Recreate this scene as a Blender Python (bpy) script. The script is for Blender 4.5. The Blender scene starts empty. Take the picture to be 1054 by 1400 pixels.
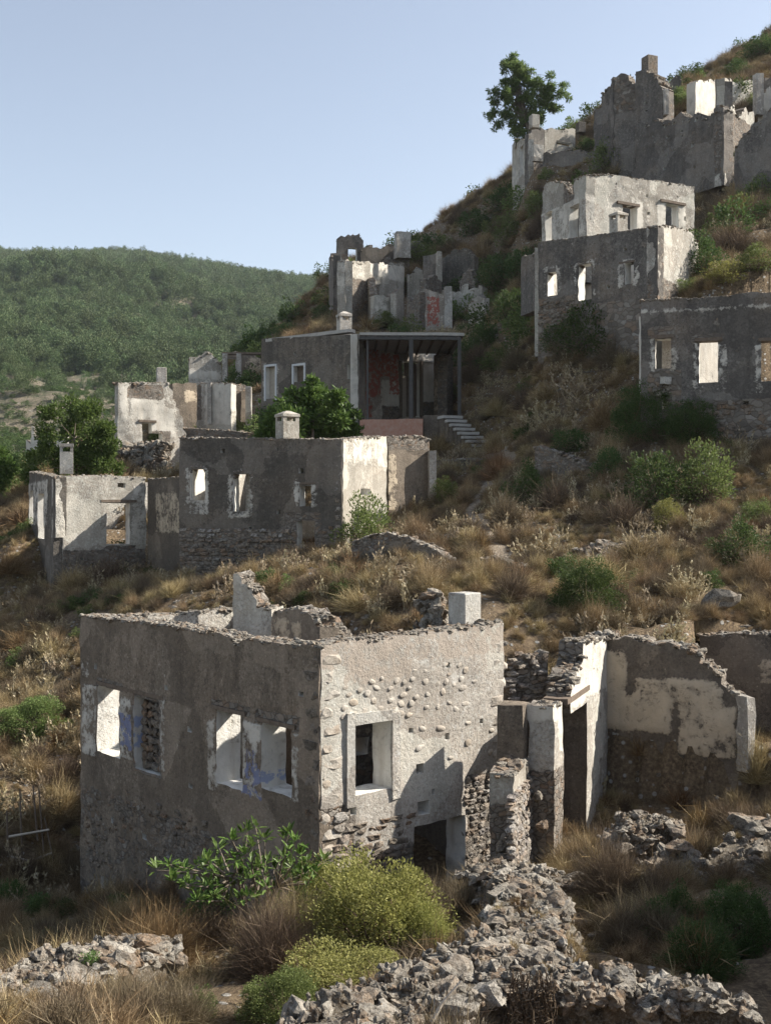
import bpy, bmesh, math, random
import numpy as np
from mathutils import Vector, Matrix, noise, Euler
random.seed(7); np.random.seed(7)
C = bpy.context.scene.collection
SC = bpy.context.scene
R = math.radians
# ------------------------------------------------------------------ camera, sky, sun
F = 1600.0; CX = 527.0; HY = 700.0
cam_d = bpy.data.cameras.new('camera'); cam = bpy.data.objects.new('camera', cam_d); C.objects.link(cam)
cam.location = (0, 0, 0); cam.rotation_euler = (R(90), 0, 0)
cam_d.sensor_fit = 'VERTICAL'; cam_d.sensor_height = 36.0; cam_d.lens = 36.0 * F / 1400.0
cam_d.clip_start = 0.1; cam_d.clip_end = 6000
SC.camera = cam
HAZE = 0.0001
SUN_EL = R(36); SUN_AZ = R(80)          # azimuth from +Y towards +X
S = Vector((math.sin(SUN_AZ) * math.cos(SUN_EL), math.cos(SUN_AZ) * math.cos(SUN_EL), math.sin(SUN_EL)))
w = bpy.data.worlds.new('World'); SC.world = w; w.use_nodes = True
nt = w.node_tree; bg = nt.nodes['Background']
sky = nt.nodes.new('ShaderNodeTexSky'); sky.sky_type = 'NISHITA'; sky.sun_disc = False
sky.sun_elevation = SUN_EL; sky.sun_rotation = SUN_AZ; sky.altitude = 200; sky.air_density = 1.0
sky.dust_density = 1.2; sky.ozone_density = 1.0
hs = nt.nodes.new('ShaderNodeHueSaturation'); hs.inputs['Saturation'].default_value = 0.66
nt.links.new(sky.outputs[0], hs.inputs['Color']); nt.links.new(hs.outputs[0], bg.inputs[0])
bg.inputs[1].default_value = 0.095
sl = bpy.data.lights.new('sun', 'SUN'); sl.energy = 5.0; sl.angle = R(0.53); sl.color = (1.0, 0.94, 0.85)
so = bpy.data.objects.new('sun', sl); C.objects.link(so)
so.rotation_euler = (-S).to_track_quat('-Z', 'Y').to_euler(); so.location = (30, 10, 40)
SC.view_settings.view_transform = 'Standard'; SC.view_settings.look = 'None'
SC.view_settings.exposure = 1.08; SC.view_settings.gamma = 1.0; SC.view_settings.use_curve_mapping = False
SC.render.engine = 'CYCLES'
SC.cycles.max_bounces = 5; SC.cycles.diffuse_bounces = 2; SC.cycles.volume_bounces = 0
SC.cycles.transparent_max_bounces = 4
# ------------------------------------------------------------------ small helpers
def P(px, d):                      # plan position seen at photo column px, d metres away
    return ((px - CX) / F * d, d)
def zz(py, d):
    return (HY - py) / F * d
def tag(o, label=None, cat=None, group=None, kind=None):
    if label: o['label'] = label
    if cat: o['category'] = cat
    if group: o['group'] = group
    if kind: o['kind'] = kind
    return o
def empty(name, loc, label, cat, group=None):
    o = bpy.data.objects.new(name, None); C.objects.link(o); o.location = loc
    o.empty_display_size = 0.3
    return tag(o, label, cat, group)
def link(name, me, parent=None, mat=None):
    o = bpy.data.objects.new(name, me); C.objects.link(o)
    if mat and not me.materials: me.materials.append(mat)
    if parent:
        o.parent = parent
        o.location = -parent.location if parent.parent is None else (0, 0, 0)
    return o
def np_mesh(name, verts, faces, mats=(), smooth=False):
    """faces: (M,k) array of equal-sized faces"""
    verts = np.asarray(verts, dtype=np.float32); faces = np.asarray(faces, dtype=np.int32)
    me = bpy.data.meshes.new(name); k = faces.shape[1]; m = len(faces)
    me.vertices.add(len(verts)); me.vertices.foreach_set('co', verts.ravel())
    me.loops.add(m * k); me.loops.foreach_set('vertex_index', faces.ravel())
    me.polygons.add(m); me.polygons.foreach_set('loop_start', np.arange(0, m * k, k, dtype=np.int32))
    me.polygons.foreach_set('loop_total', np.full(m, k, dtype=np.int32))
    me.update(calc_edges=True)
    me.polygons.foreach_set('use_smooth', np.full(m, bool(smooth)))
    for mt in mats: me.materials.append(mt)
    return me
def nz(x, y, z=0.0): return noise.noise(Vector((x, y, z)))
# ------------------------------------------------------------------ materials
class N:
    def __init__(s, name):
        s.m = bpy.data.materials.new(name); s.m.use_nodes = True; s.t = s.m.node_tree
        s.b = s.t.nodes['Principled BSDF']; s.b.inputs['Roughness'].default_value = 0.9
        s.b.inputs['Specular IOR Level'].default_value = 0.15
        s.out = s.t.nodes['Material Output']
    def n(s, typ, **kw):
        nd = s.t.nodes.new('ShaderNode' + typ)
        for k, v in kw.items():
            if k in ('operation', 'blend_type', 'data_type', 'feature', 'attribute_name', 'noise_dimensions', 'voronoi_dimensions', 'invert', 'distance'):
                if k == 'distance' : nd.inputs['Distance'].default_value = v
                else: setattr(nd, k, v)
            else:
                nd.inputs[k.replace('_', ' ')].default_value = v
        return nd
    def l(s, a, b): s.t.links.new(a, b)
    def pos(s):
        return s.n('NewGeometry').outputs['Position']
    def noise(s, vec, scale, detail=4, rough=.55, dist=0.):
        nd = s.n('TexNoise'); nd.inputs['Scale'].default_value = scale; nd.inputs['Detail'].default_value = detail
        nd.inputs['Roughness'].default_value = rough; nd.inputs['Distortion'].default_value = dist
        if vec is not None: s.l(vec, nd.inputs['Vector'])
        return nd
    def scalev(s, vec, x, y, z):
        nd = s.n('Mapping'); nd.inputs['Scale'].default_value = (x, y, z); s.l(vec, nd.inputs['Vector']); return nd.outputs[0]
    def ramp(s, fac, stops):
        nd = s.t.nodes.new('ShaderNodeValToRGB'); cr = nd.color_ramp
        while len(cr.elements) < len(stops): cr.elements.new(.5)
        for e, (p, c) in zip(cr.elements, stops):
            e.position = p; e.color = (c, c, c, 1) if isinstance(c, (int, float)) else (*c, 1)
        s.l(fac, nd.inputs[0]); return nd.outputs[0]
    def mix(s, fac, a, b, mode='MIX'):
        nd = s.t.nodes.new('ShaderNodeMix'); nd.data_type = 'RGBA'; nd.blend_type = mode
        for v, i in ((fac, 0), (a, 6), (b, 7)):
            if isinstance(v, (int, float)): nd.inputs[i].default_value = v if i == 0 else (v, v, v, 1)
            elif isinstance(v, tuple): nd.inputs[i].default_value = (*v, 1)
            else: s.l(v, nd.inputs[i])
        return nd.outputs[2]
    def math(s, op, a, b=None, c=None):
        nd = s.t.nodes.new('ShaderNodeMath'); nd.operation = op
        for i, v in enumerate((a, b, c)):
            if v is None: continue
            if isinstance(v, (int, float)): nd.inputs[i].default_value = v
            else: s.l(v, nd.inputs[i])
        return nd.outputs[0]
    def bump(s, h, strength, dist, prev=None):
        nd = s.t.nodes.new('ShaderNodeBump'); nd.inputs['Strength'].default_value = strength; nd.inputs['Distance'].default_value = dist
        s.l(h, nd.inputs['Height'])
        if prev is not None: s.l(prev, nd.inputs['Normal'])
        return nd.outputs[0]
    def col(s, c):
        if isinstance(c, tuple): s.b.inputs['Base Color'].default_value = (*c, 1)
        else: s.l(c, s.b.inputs['Base Color'])
    def nrm(s, h): s.l(h, s.b.inputs['Normal'])

def wall_mat(name, pl=(.33, .29, .24), pl2=(.20, .175, .145), white=(.63, .595, .525), paint=(.40, .12, .08), bare_bias=0.0, stone_scale=7.5, fine=1.0, white_bias=0.0):
    s = N(name); pos = s.pos()
    at = s.n('Attribute', attribute_name='wear'); sp = s.n('SeparateColor'); s.l(at.outputs['Color'], sp.inputs[0])
    big = s.noise(pos, .55, 5, .6).outputs[0]
    med = s.noise(pos, 2.2, 6, .65).outputs[0]
    finen = s.noise(pos, 16, 5, .7).outputs[0]
    grit = s.noise(pos, 55 * fine, 3, .7).outputs[0]
    streak = s.noise(s.scalev(pos, 2.4, 2.4, .35), 1.0, 5, .6).outputs[0]
    # masonry
    wv = s.mix(.28, pos, s.noise(pos, 2.6, 3).outputs['Color'], 'ADD')
    wv2 = s.scalev(wv, 1, 1, 1.45)
    vor = s.n('TexVoronoi'); vor.inputs['Scale'].default_value = stone_scale; s.l(wv2, vor.inputs['Vector'])
    ved = s.n('TexVoronoi', feature='DISTANCE_TO_EDGE'); ved.inputs['Scale'].default_value = stone_scale; s.l(wv2, ved.inputs['Vector'])
    sv = s.n('SeparateColor'); s.l(vor.outputs['Color'], sv.inputs[0])
    stonec = s.ramp(sv.outputs[0], [(0., (.15, .13, .11)), (.35, (.24, .21, .175)), (.6, (.31, .28, .24)), (.8, (.27, .19, .13)), (1., (.38, .36, .32))])
    stonec = s.mix(s.math('MULTIPLY', finen, .55), stonec, (.10, .09, .08), 'MIX')
    joint = s.ramp(ved.outputs[0], [(0., .35), (.04, .7), (.1, 1.)])
    stonec = s.mix(joint, (.145, .122, .098), stonec)
    # plaster
    plc = s.mix(s.ramp(med, [(.3, 0.), (.7, 1.)]), pl2, pl)
    plc = s.mix(s.ramp(streak, [(.42, 0.), (.72, .85)]), plc, tuple(v * .55 for v in pl2))
    plc = s.mix(s.ramp(big, [(.45, 0.), (.75, .4)]), plc, (.36, .27, .19))
    plc = s.mix(s.ramp(finen, [(.3, .85), (.52, 0.)]), plc, tuple(v * .38 for v in pl2))
    plc = s.mix(s.ramp(s.noise(pos, 6, 6, .75, .6).outputs[0], [(.53, 0.), (.68, .6)]), plc, tuple(min(.62, v * 1.45) for v in pl))
    vg = s.n('TexVoronoi'); vg.inputs['Scale'].default_value = 17 * fine; s.l(pos, vg.inputs['Vector']); vgs = s.n('SeparateColor'); s.l(vg.outputs['Color'], vgs.inputs[0])
    plc = s.mix(s.math('MULTIPLY', s.ramp(vg.outputs['Distance'], [(.2, 1.), (.5, 0.)]), s.ramp(vgs.outputs[0], [(.5, 0.), (.95, .6)])), plc, tuple(min(.6, v * 1.35) for v in pl))
    plc = s.mix(s.ramp(grit, [(.52, 0.), (.72, .45)]), plc, tuple(min(.6, v * 1.5) for v in pl))
    vb = s.n('TexVoronoi'); vb.inputs['Scale'].default_value = .8; s.l(s.mix(.5, pos, s.noise(pos, 1.7, 5, .7).outputs['Color'], 'ADD'), vb.inputs['Vector']); vbs = s.n('SeparateColor'); s.l(vb.outputs['Color'], vbs.inputs[0])
    plc = s.mix(s.ramp(vbs.outputs[0], [(.3, .45), (.32, 0.), (.72, 0.), (.74, .3)]), plc, s.mix(s.ramp(vbs.outputs[0], [(.49, 0.), (.51, 1.)]), tuple(v * .75 for v in pl2), tuple(min(.6, v * 1.3) for v in pl)))
    # white wash
    wc = s.mix(s.ramp(med, [(.35, .55), (.6, 0.)]), white, tuple(v * .62 for v in white))
    wc = s.mix(s.ramp(s.noise(s.scalev(pos, 4, 4, .6), 1., 5).outputs[0], [(.5, 0.), (.7, .5)]), wc, (.42, .36, .28))
    wmask = s.math('ADD', s.math('ADD', sp.outputs[1], white_bias), s.math('MULTIPLY', s.math('SUBTRACT', med, .5), 1.6))
    mid7 = s.math('MULTIPLY', s.math('SUBTRACT', s.noise(pos, 7, 5, .7).outputs[0], .5), 1.3)
    wmask = s.math('ADD', s.math('ADD', wmask, mid7), s.math('MULTIPLY', s.math('SUBTRACT', finen, .5), .7))
    wmask = s.ramp(wmask, [(.40, 0.), (.52, .55), (.7, .92)])
    c = s.mix(wmask, plc, wc)
    pmask = s.ramp(s.math('ADD', sp.outputs[2], s.math('MULTIPLY', s.math('SUBTRACT', s.noise(pos, 5, 5, .7).outputs[0], .5), 2.2)), [(.5, 0.), (.6, .85)])
    pm = s.math('MULTIPLY', pmask, s.ramp(sp.outputs[2], [(.1, 0.), (.3, 1.)]))
    c = s.mix(pm, c, paint)
    bm = s.math('ADD', s.math('ADD', sp.outputs[0], bare_bias), s.math('MULTIPLY', s.math('SUBTRACT', s.noise(pos, 1.6, 7, .7).outputs[0], .5), 1.9))
    bm = s.ramp(s.math('ADD', bm, s.math('MULTIPLY', mid7, .7)), [(.46, 0.), (.54, 1.)])
    c = s.mix(bm, c, stonec)
    s.col(c)
    # relief
    plh = s.math('ADD', s.math('MULTIPLY', finen, .45), s.math('MULTIPLY', grit, .18))
    plh = s.math('ADD', plh, s.math('MULTIPLY', wmask, .25))
    sth = s.math('ADD', s.math('MULTIPLY', joint, .9), s.math('MULTIPLY', finen, .8))
    h = s.n('Mix', data_type='FLOAT'); s.l(bm, h.inputs[0]); s.l(plh, h.inputs[2]); s.l(s.math('SUBTRACT', sth, .6), h.inputs[3])
    s.nrm(s.bump(h.outputs[0], 1.0, .05))
    return s.m

def stone_mat(name, cols, lichen=.35, isl=False, bumpd=.06, dark=.95):
    s = N(name); pos = s.pos()
    if isl: rnd = s.n('NewGeometry').outputs['Random Per Island']
    else: rnd = s.n('ObjectInfo').outputs['Random']
    n = len(cols); base = s.ramp(rnd, [(i / (n - 1), c) for i, c in enumerate(cols)])
    a = s.noise(pos, 9, 8, .7).outputs[0]; b = s.noise(pos, 40, 4, .7).outputs[0]
    base = s.mix(s.ramp(a, [(.36, dark), (.54, 0.)]), base, (.06, .052, .043))
    base = s.mix(s.ramp(s.noise(pos, 24, 6, .8, .8).outputs[0], [(.38, dark * .95), (.5, 0.)]), base, (.05, .043, .036))
    base = s.mix(s.math('MULTIPLY', s.ramp(b, [(.5, 0.), (.66, 1.)]), lichen), base, (.50, .48, .43))
    base = s.mix(s.ramp(s.noise(pos, 2.3, 4).outputs[0], [(.55, 0.), (.75, .5)]), base, (.26, .17, .10))
    s.col(base)
    h = s.math('ADD', a, s.math('MULTIPLY', b, .35))
    s.nrm(s.bump(h, 1.0, bumpd))
    return s.m

def leaf_mat(name, cols, trans=.3, rough=.55):
    s = N(name)
    rnd = s.n('NewGeometry').outputs['Random Per Island']; n = len(cols)
    base = s.ramp(rnd, [(i / (n - 1), c) for i, c in enumerate(cols)])
    oi = s.n('ObjectInfo').outputs['Random']
    hv = s.n('HueSaturation'); s.l(base, hv.inputs['Color'])
    s.l(s.math('MULTIPLY_ADD', oi, .35, .82), hv.inputs['Value'])
    s.l(s.math('MULTIPLY_ADD', oi, .03, .485), hv.inputs['Hue'])
    s.col(hv.outputs[0]); s.b.inputs['Roughness'].default_value = rough
    tr = s.n('BsdfTranslucent'); s.l(hv.outputs[0], tr.inputs[0])
    mx = s.n('MixShader'); mx.inputs[0].default_value = trans
    s.l(s.b.outputs[0], mx.inputs[1]); s.l(tr.outputs[0], mx.inputs[2]); s.l(mx.outputs[0], s.out.inputs[0])
    return s.m

def plain_mat(name, c1, c2, scale=6, bumpd=.01, rough=.85):
    s = N(name); pos = s.pos(); a = s.noise(pos, scale, 6, .65).outputs[0]
    s.col(s.mix(s.ramp(a, [(.3, 0.), (.7, 1.)]), c1, c2)); s.b.inputs['Roughness'].default_value = rough
    s.nrm(s.bump(s.noise(pos, scale * 4, 4, .7).outputs[0], .8, bumpd)); return s.m

M = {}
M['A_left'] = wall_mat('weathered_plaster_shaded', (.265, .22, .172), (.15, .123, .095), paint=(.2, .23, .38), bare_bias=-.02, stone_scale=7.5)  # shaded face of the front house: shade darkened into its plaster colour
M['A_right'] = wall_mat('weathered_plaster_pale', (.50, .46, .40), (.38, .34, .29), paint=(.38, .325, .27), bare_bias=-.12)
M['court'] = wall_mat('ochre_plaster', (.22, .185, .145), (.13, .11, .09), white=(.60, .50, .37), bare_bias=-.02)
M['grey'] = wall_mat('grey_plaster_shaded', (.185, .165, .14), (.10, .09, .077), bare_bias=.06, fine=.5)  # for walls turned from the sun: part of their shade is in this colour
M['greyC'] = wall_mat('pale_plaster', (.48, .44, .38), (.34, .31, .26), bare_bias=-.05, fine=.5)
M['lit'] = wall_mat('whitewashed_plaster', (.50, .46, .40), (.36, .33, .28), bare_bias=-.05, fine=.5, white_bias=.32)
M['red'] = wall_mat('red_painted_plaster', (.46, .41, .35), (.30, .26, .22), paint=(.33, .085, .06), bare_bias=-.2, fine=.5, white_bias=.25)
M['upper'] = wall_mat('grey_masonry_shaded', (.20, .185, .165), (.11, .10, .09), bare_bias=.22, fine=.4, stone_scale=3.4)  # darkened for the shaded fronts; shade put into the masonry tone
M['rub'] = wall_mat('rubble_masonry', (.30, .27, .23), (.2, .18, .15), bare_bias=1.0, stone_scale=7.5)
M['jamb'] = wall_mat('limewashed_jamb', (.66, .62, .54), (.54, .49, .41), white=(.78, .76, .70), paint=(.3, .36, .55), bare_bias=-.8, white_bias=.75)
M['core'] = wall_mat('wall_core', (.34, .31, .26), (.22, .2, .17), bare_bias=.8, stone_scale=6)
STC = [(.28, .25, .205), (.20, .172, .138), (.36, .325, .27), (.25, .175, .115), (.31, .28, .23), (.42, .385, .33)]
M['stone'] = stone_mat('limestone', STC); M['stones'] = stone_mat('limestone_loose', STC, isl=True)
M['stoneA'] = stone_mat('plastered_fieldstone', [(.40, .36, .31), (.34, .28, .22), (.44, .41, .37), (.30, .27, .25), (.42, .33, .25)], .3)
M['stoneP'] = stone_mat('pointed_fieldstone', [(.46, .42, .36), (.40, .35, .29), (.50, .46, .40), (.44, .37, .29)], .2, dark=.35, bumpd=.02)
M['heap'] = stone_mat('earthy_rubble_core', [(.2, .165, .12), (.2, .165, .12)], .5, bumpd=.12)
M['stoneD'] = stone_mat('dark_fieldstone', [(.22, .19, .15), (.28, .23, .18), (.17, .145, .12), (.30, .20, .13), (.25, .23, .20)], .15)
M['wood'] = plain_mat('grey_timber', (.11, .085, .065), (.2, .16, .125), 9)
M['woodpale'] = plain_mat('pale_timber', (.38, .33, .27), (.5, .45, .38), 9)
M['steel'] = plain_mat('dark_paint', (.06, .058, .055), (.10, .095, .09), 5, .003, .6)
M['slab'] = plain_mat('concrete_slab', (.36, .34, .31), (.48, .46, .42), 4)
M['whiteb'] = wall_mat('whitewashed_block', (.50, .47, .42), (.34, .31, .27), bare_bias=-.1, white_bias=.28)
M['redb'] = plain_mat('red_plaster', (.46, .22, .15), (.52, .35, .27), 7, .03)
M['green_dark'] = leaf_mat('mastic_leaves', [(.045, .075, .022), (.075, .115, .035), (.11, .15, .05)])
M['green_mid'] = leaf_mat('broom_leaves', [(.09, .125, .035), (.15, .19, .06), (.21, .25, .09)], .35)
M['green_fresh'] = leaf_mat('fresh_leaves', [(.055, .10, .022), (.10, .165, .04), (.16, .23, .07)], .35)
M['green_lime'] = leaf_mat('lime_leaves', [(.19, .20, .055), (.28, .29, .085), (.40, .40, .14)], .35)
M['fig'] = leaf_mat('fig_leaves', [(.06, .11, .025), (.10, .17, .04), (.15, .23, .07)], .3, .4)
M['pine'] = leaf_mat('pine_needles', [(.09, .13, .04), (.14, .19, .06), (.20, .25, .09)], .4)
M['straw'] = leaf_mat('dry_straw', [(.13, .085, .04), (.30, .22, .115), (.50, .40, .24)], .12, .8)
M['rust'] = leaf_mat('rusty_dry_stems', [(.11, .065, .03), (.22, .14, .065), (.36, .27, .15)], .12, .8)
M['dust'] = leaf_mat('brown_dry_twigs', [(.07, .05, .033), (.14, .105, .07), (.25, .195, .13)], .08, .9)
M['palehead'] = leaf_mat('pale_seed_heads', [(.22, .175, .105), (.37, .30, .19), (.52, .45, .32)], .15, .8)
M['bark'] = plain_mat('bark', (.10, .08, .06), (.2, .165, .13), 12)
M['forest'] = leaf_mat('forest_crowns', [(.055, .09, .038), (.09, .13, .05), (.14, .175, .075)], .1)
# ------------------------------------------------------------------ terrain
near = [  # photo column, photo row, distance
 (437,1310,18),(200,1345,17),(118,1260,25.7),(560,1265,17.5),(600,1255,20.5),(300,1345,13.5),(480,1340,13),
 (60,1370,12),(150,1420,11),(400,1440,9.5),(620,1500,9),(760,1560,9),(950,1560,9),
 (300,1290,16),(50,1250,24),(10,1300,20),(-100,1300,22),
 (60,1110,28),(0,1080,28),(55,960,34),(-60,980,34),(20,860,40),(120,830,40),(30,745,47),(90,806,43.3),(150,790,44),(50,805,46),(205,795,44.5),(-60,800,47),(0,700,53),
 (250,812,37),(200,810,39),(350,806,34),(450,812,31),(300,800,39),(520,825,29),(600,785,31),(650,850,27),
 (680,835,27.5),(640,745,36),(640,690,43),(560,720,42),(700,625,49),(665,616,54),(640,622,54),(612,626,54.5),(620,634,52),(600,700,43),
 (780,525,55),(850,465,58),(720,580,52),(760,680,41),(780,610,45),(700,700,39),(720,790,33),
 (900,765,33),(1000,702,36),(1100,690,36),(1000,610,40.5),(1080,600,41),(930,610,41),(870,600,42),(850,560,46),
 (930,868,26),(820,868,27),(1054,845,28.5),(1150,830,28.5),(780,850,27),
 (900,1150,23),(830,1235,17.5),(720,1195,19.5),(760,1200,18.5),(1000,1200,19),(850,1320,13.5),(980,1300,14.5),(1100,1250,15),
 (700,455,70),(640,455,72),(600,460,70),(680,400,78),(620,335,96),(650,400,82),(700,300,92),(740,250,92),(760,490,60),
 (900,242,76),(1000,300,62),(980,372,54),(1000,392,47),(940,400,50),(800,475,51),(740,480,52),(870,465,50),(1080,380,47),
 (700,340,84),(720,420,64),(860,335,55),(780,335,58),(950,335,58),(1054,290,62),(1100,240,66),
 (1054,60,105),(960,115,98),(900,128,98),(830,145,95),(1150,-20,112),(1054,150,80),(990,150,78),(900,165,78),(800,210,84),(720,245,84),
 (450,455,75),(480,445,80),(500,425,84),(470,360,95),(540,350,98),(400,465,80),(380,500,75),
 (430,590,60),(500,600,58),(560,600,58),(490,575,64),(360,590,60),(300,640,58),(200,650,58),(250,640,64),(330,600,66),
 (100,660,56),(40,660,60),(-60,700,60),(100,650,75),(0,660,80),(250,560,85),(340,520,85),(100,640,100),(-100,660,100),(300,600,110),(400,520,110),
 (530,360,115),(540,455,78),(590,458,76),(640,458,75),(510,440,80),(600,400,86),(560,392,88),(500,392,89),
 (700,260,115),(900,180,120),(1100,60,130),
]
cp = [((px - CX) / F * d, d, zz(py, d)) for px, py, d in near]
cp += [(0, 0, -1.6), (-4, 2, -1.8), (4, 2, -1.8), (0, 5, -2.5), (-4, 6, -3.2), (4, 6, -3.6), (-15, 0, -3), (18, 0, 1), (14, 12, -2.5), (16, 20, -1.5), (-14, 12, -7.0), (-20, 25, -10),
       (22, 30, 2.0), (32, 42, 7), (45, 60, 17), (60, 80, 30), (75, 110, 48), (70, 135, 50), (-25, 45, -8), (-35, 60, -6), (-45, 90, -6), (-30, 120, -8), (0, 130, 8), (30, 135, 24)]
cp = np.array(cp)
def rbf_fit(pts, eps=.4):
    n = len(pts); d = np.sqrt(((pts[:, None, :2] - pts[None, :, :2]) ** 2).sum(-1) + eps)
    A = np.zeros((n + 3, n + 3)); A[:n, :n] = d; A[:n, :n] -= np.eye(n) * .15
    A[:n, n:n + 2] = pts[:, :2]; A[:n, n + 2] = 1; A[n:, :n] = A[:n, n:].T
    b = np.zeros(n + 3); b[:n] = pts[:, 2]
    return np.linalg.solve(A, b)
def rbf_eval(wts, pts, X, Y, eps=.4):
    out = np.zeros(X.shape); n = len(pts)
    for i in range(n): out += wts[i] * np.sqrt((X - pts[i, 0]) ** 2 + (Y - pts[i, 1]) ** 2 + eps)
    return out + wts[n] * X + wts[n + 1] * Y + wts[n + 2]
W1_ = rbf_fit(cp)
ridge = [(-700,352),(-400,345),(-200,350),(-60,352),(0,345),(40,352),(80,369),(115,357),(150,344),(200,354),(250,359),(290,362),(330,376),(340,384),(385,399),(415,384),(450,385),(520,400),(700,430),(1000,500),(1300,520)]
far = [(px, py, 900) for px, py in ridge]
far += [(-600,470,480),(-300,440,520),(-100,400,520),(0,398,520),(60,405,510),(120,420,500),(180,440,480),(250,455,470),(320,470,440),(400,470,430),(520,520,430),(800,600,420)]
far += [(-100,372,680),(60,378,680),(150,372,680),(250,385,680),(350,400,680),(420,410,680),(600,450,680),(-400,400,680)]
far += [(-300,560,300),(-50,520,300),(80,530,300),(200,545,300),(300,560,300),(450,600,300),(-300,640,190),(0,615,190),(150,620,190),(300,630,190),(500,660,190)]
cf = [((px - CX) / F * d, d, zz(py, d)) for px, py, d in far]
cf += [(x, 1500, 60) for x in (-1800, -900, -300, 300, 1200)] + [(x, 2600, 20) for x in (-3000, -1000, 1000, 3000)]
cf += [(-1500, 700, 120), (-900, 300, 20), (-300, 50, -20), (150, 200, 40), (500, 300, 90), (1000, 200, 120), (1200, 900, 60), (400, 100, 90)]
cf = np.array(cf); W2_ = rbf_fit(cf, 400.)
def inpoly(X, Y, poly):
    r = np.zeros(X.shape, bool); j = len(poly) - 1
    for i in range(len(poly)):
        xi, yi = poly[i]; xj, yj = poly[j]
        c = ((yi > Y) != (yj > Y)) & (X < (xj - xi) * (Y - yi) / (yj - yi + 1e-12) + xi); r ^= c; j = i
    return r
A0 = P(110, 25.7); A1 = P(437, 19.0); A2 = P(690, 21.7); A3 = (A0[0] + A2[0] - A1[0], A0[1] + A2[1] - A1[1])
W1a = P(802, 25.0); W1b = P(722, 20.6); R1b = P(1014, 23.6)
def shrink(poly, m):
    cx = sum(p[0] for p in poly) / len(poly); cy = sum(p[1] for p in poly) / len(poly)
    o = []
    for x, y in poly:
        dx, dy = cx - x, cy - y; L = math.hypot(dx, dy); o.append((x + dx / L * m, y + dy / L * m))
    return o
B0 = P(245, 40.7); B1 = P(468, 38.9); B2 = (B1[0] + .3 * 4.9, B1[1] + .95 * 4.9); B3 = (B0[0] + .3 * 4.9, B0[1] + .95 * 4.9)
E0 = P(357, 61); E1 = P(490, 57)
G0 = P(875, 42); G1 = P(1080, 40.5)
foot = [
 (shrink([A0, A1, A2, A3], .35), -6.4),
 ([(2.6, 21.8), (W1a[0], W1a[1] - .2), (R1b[0] + .1, R1b[1] - .1), (14, 20.5), (14, 18), (2.2, 18.2), (1.6, 20.7)], -6.05),
 ([P(950, 25.0), P(950, 27.75), (14, 27.0), (14, 20.5), (R1b[0] + .25, R1b[1] + .2), P(985, 24.6)], -5.3),
 (shrink([B0, B1, B2, B3], .3), -.9),
 ([P(80, 44.6), P(199, 46.2), P(247, 48), P(60, 52)], -.8),
 ([(G0[0] + .2, 42.3), (G1[0], 40.8), (21, 40.8), (21, 50), (G0[0] + .8, 47)], 4.0),
 ([P(490, 55.9), P(634, 55.9), P(628, 65), P(490, 63)], 4.45),
 ([P(742, 52.5), P(895, 48.8), P(945, 53), P(790, 57)], 8.6),
]
def ground_z(X, Y):
    X = np.asarray(X, float); Y = np.asarray(Y, float)
    zn = rbf_eval(W1_, cp, X, Y); zf = rbf_eval(W2_, cf, X, Y, 400.)
    rr = np.hypot(X * .9, Y); t = np.clip((rr - 118) / 50, 0, 1); t = t * t * (3 - 2 * t)
    z = zn * (1 - t) + zf * t
    for poly, lv in foot:
        z = np.where(inpoly(X, Y, poly), np.minimum(z, lv), z)
    return z
def gz(x, y): return float(ground_z(np.array([x]), np.array([y]))[0])
def rough(x, y):
    v = Vector((x, y, 0)); return noise.fractal(v * .55, 1.0, 2.0, 4) * .22 + noise.noise(v * 3.1) * .05
def lines(lo, hi, dense_lo, dense_hi, step, grow):
    a = list(np.arange(dense_lo, dense_hi, step)); s = step; x = dense_hi; r = []
    while x < hi: r.append(x); s *= grow; x += s
    r.append(hi); s = step; x = dense_lo - step; l = []
    while x > lo: l.append(x); s *= grow; x -= s
    l.append(lo); return np.array(sorted(l) + a + r)
xs = lines(-3000, 3000, -17, 24, .2, 1.035); 
ys = np.concatenate([np.arange(-4, 7, .5), np.arange(7, 62, .2), np.arange(62, 100, .4), lines(100, 2900, 100, 100.1, .5, 1.03)[1:]])
ys = np.unique(np.round(ys, 3))
X, Y = np.meshgrid(xs, ys); Z = ground_z(X, Y)
PATH = [(700,800,32),(690,770,34),(670,740,36),(640,705,41),(665,660,45),(700,632,48),(665,612,52)]
path = [P(px, d) for px, py, d in PATH] + []
def path_d(X, Y):
    best = np.full(X.shape, 1e9)
    for (ax, ay), (bx, by) in zip(path[:-1], path[1:]):
        dx, dy = bx - ax, by - ay; t = np.clip(((X - ax) * dx + (Y - ay) * dy) / (dx * dx + dy * dy), 0, 1)
        best = np.minimum(best, np.hypot(X - ax - t * dx, Y - ay - t * dy))
    return best
msk = (Y < 170) & (np.abs(X) < 110)
ii = np.argwhere(msk)
for i, j in ii: Z[i, j] += rough(X[i, j], Y[i, j])
mf = Y > 150
for i, j in np.argwhere(mf & (np.abs(X) < 1500)):
    v = Vector((X[i, j], Y[i, j], 0)); Z[i, j] += (noise.fractal(v * .012, 1.0, 2.0, 4) * 15) * min(1, (Y[i, j] - 150) / 200) * (1 - .75 * min(1, max(0, (Y[i, j] - 650) / 150))) - 4.5 * min(1, max(0, (Y[i, j] - 650) / 150))
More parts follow.
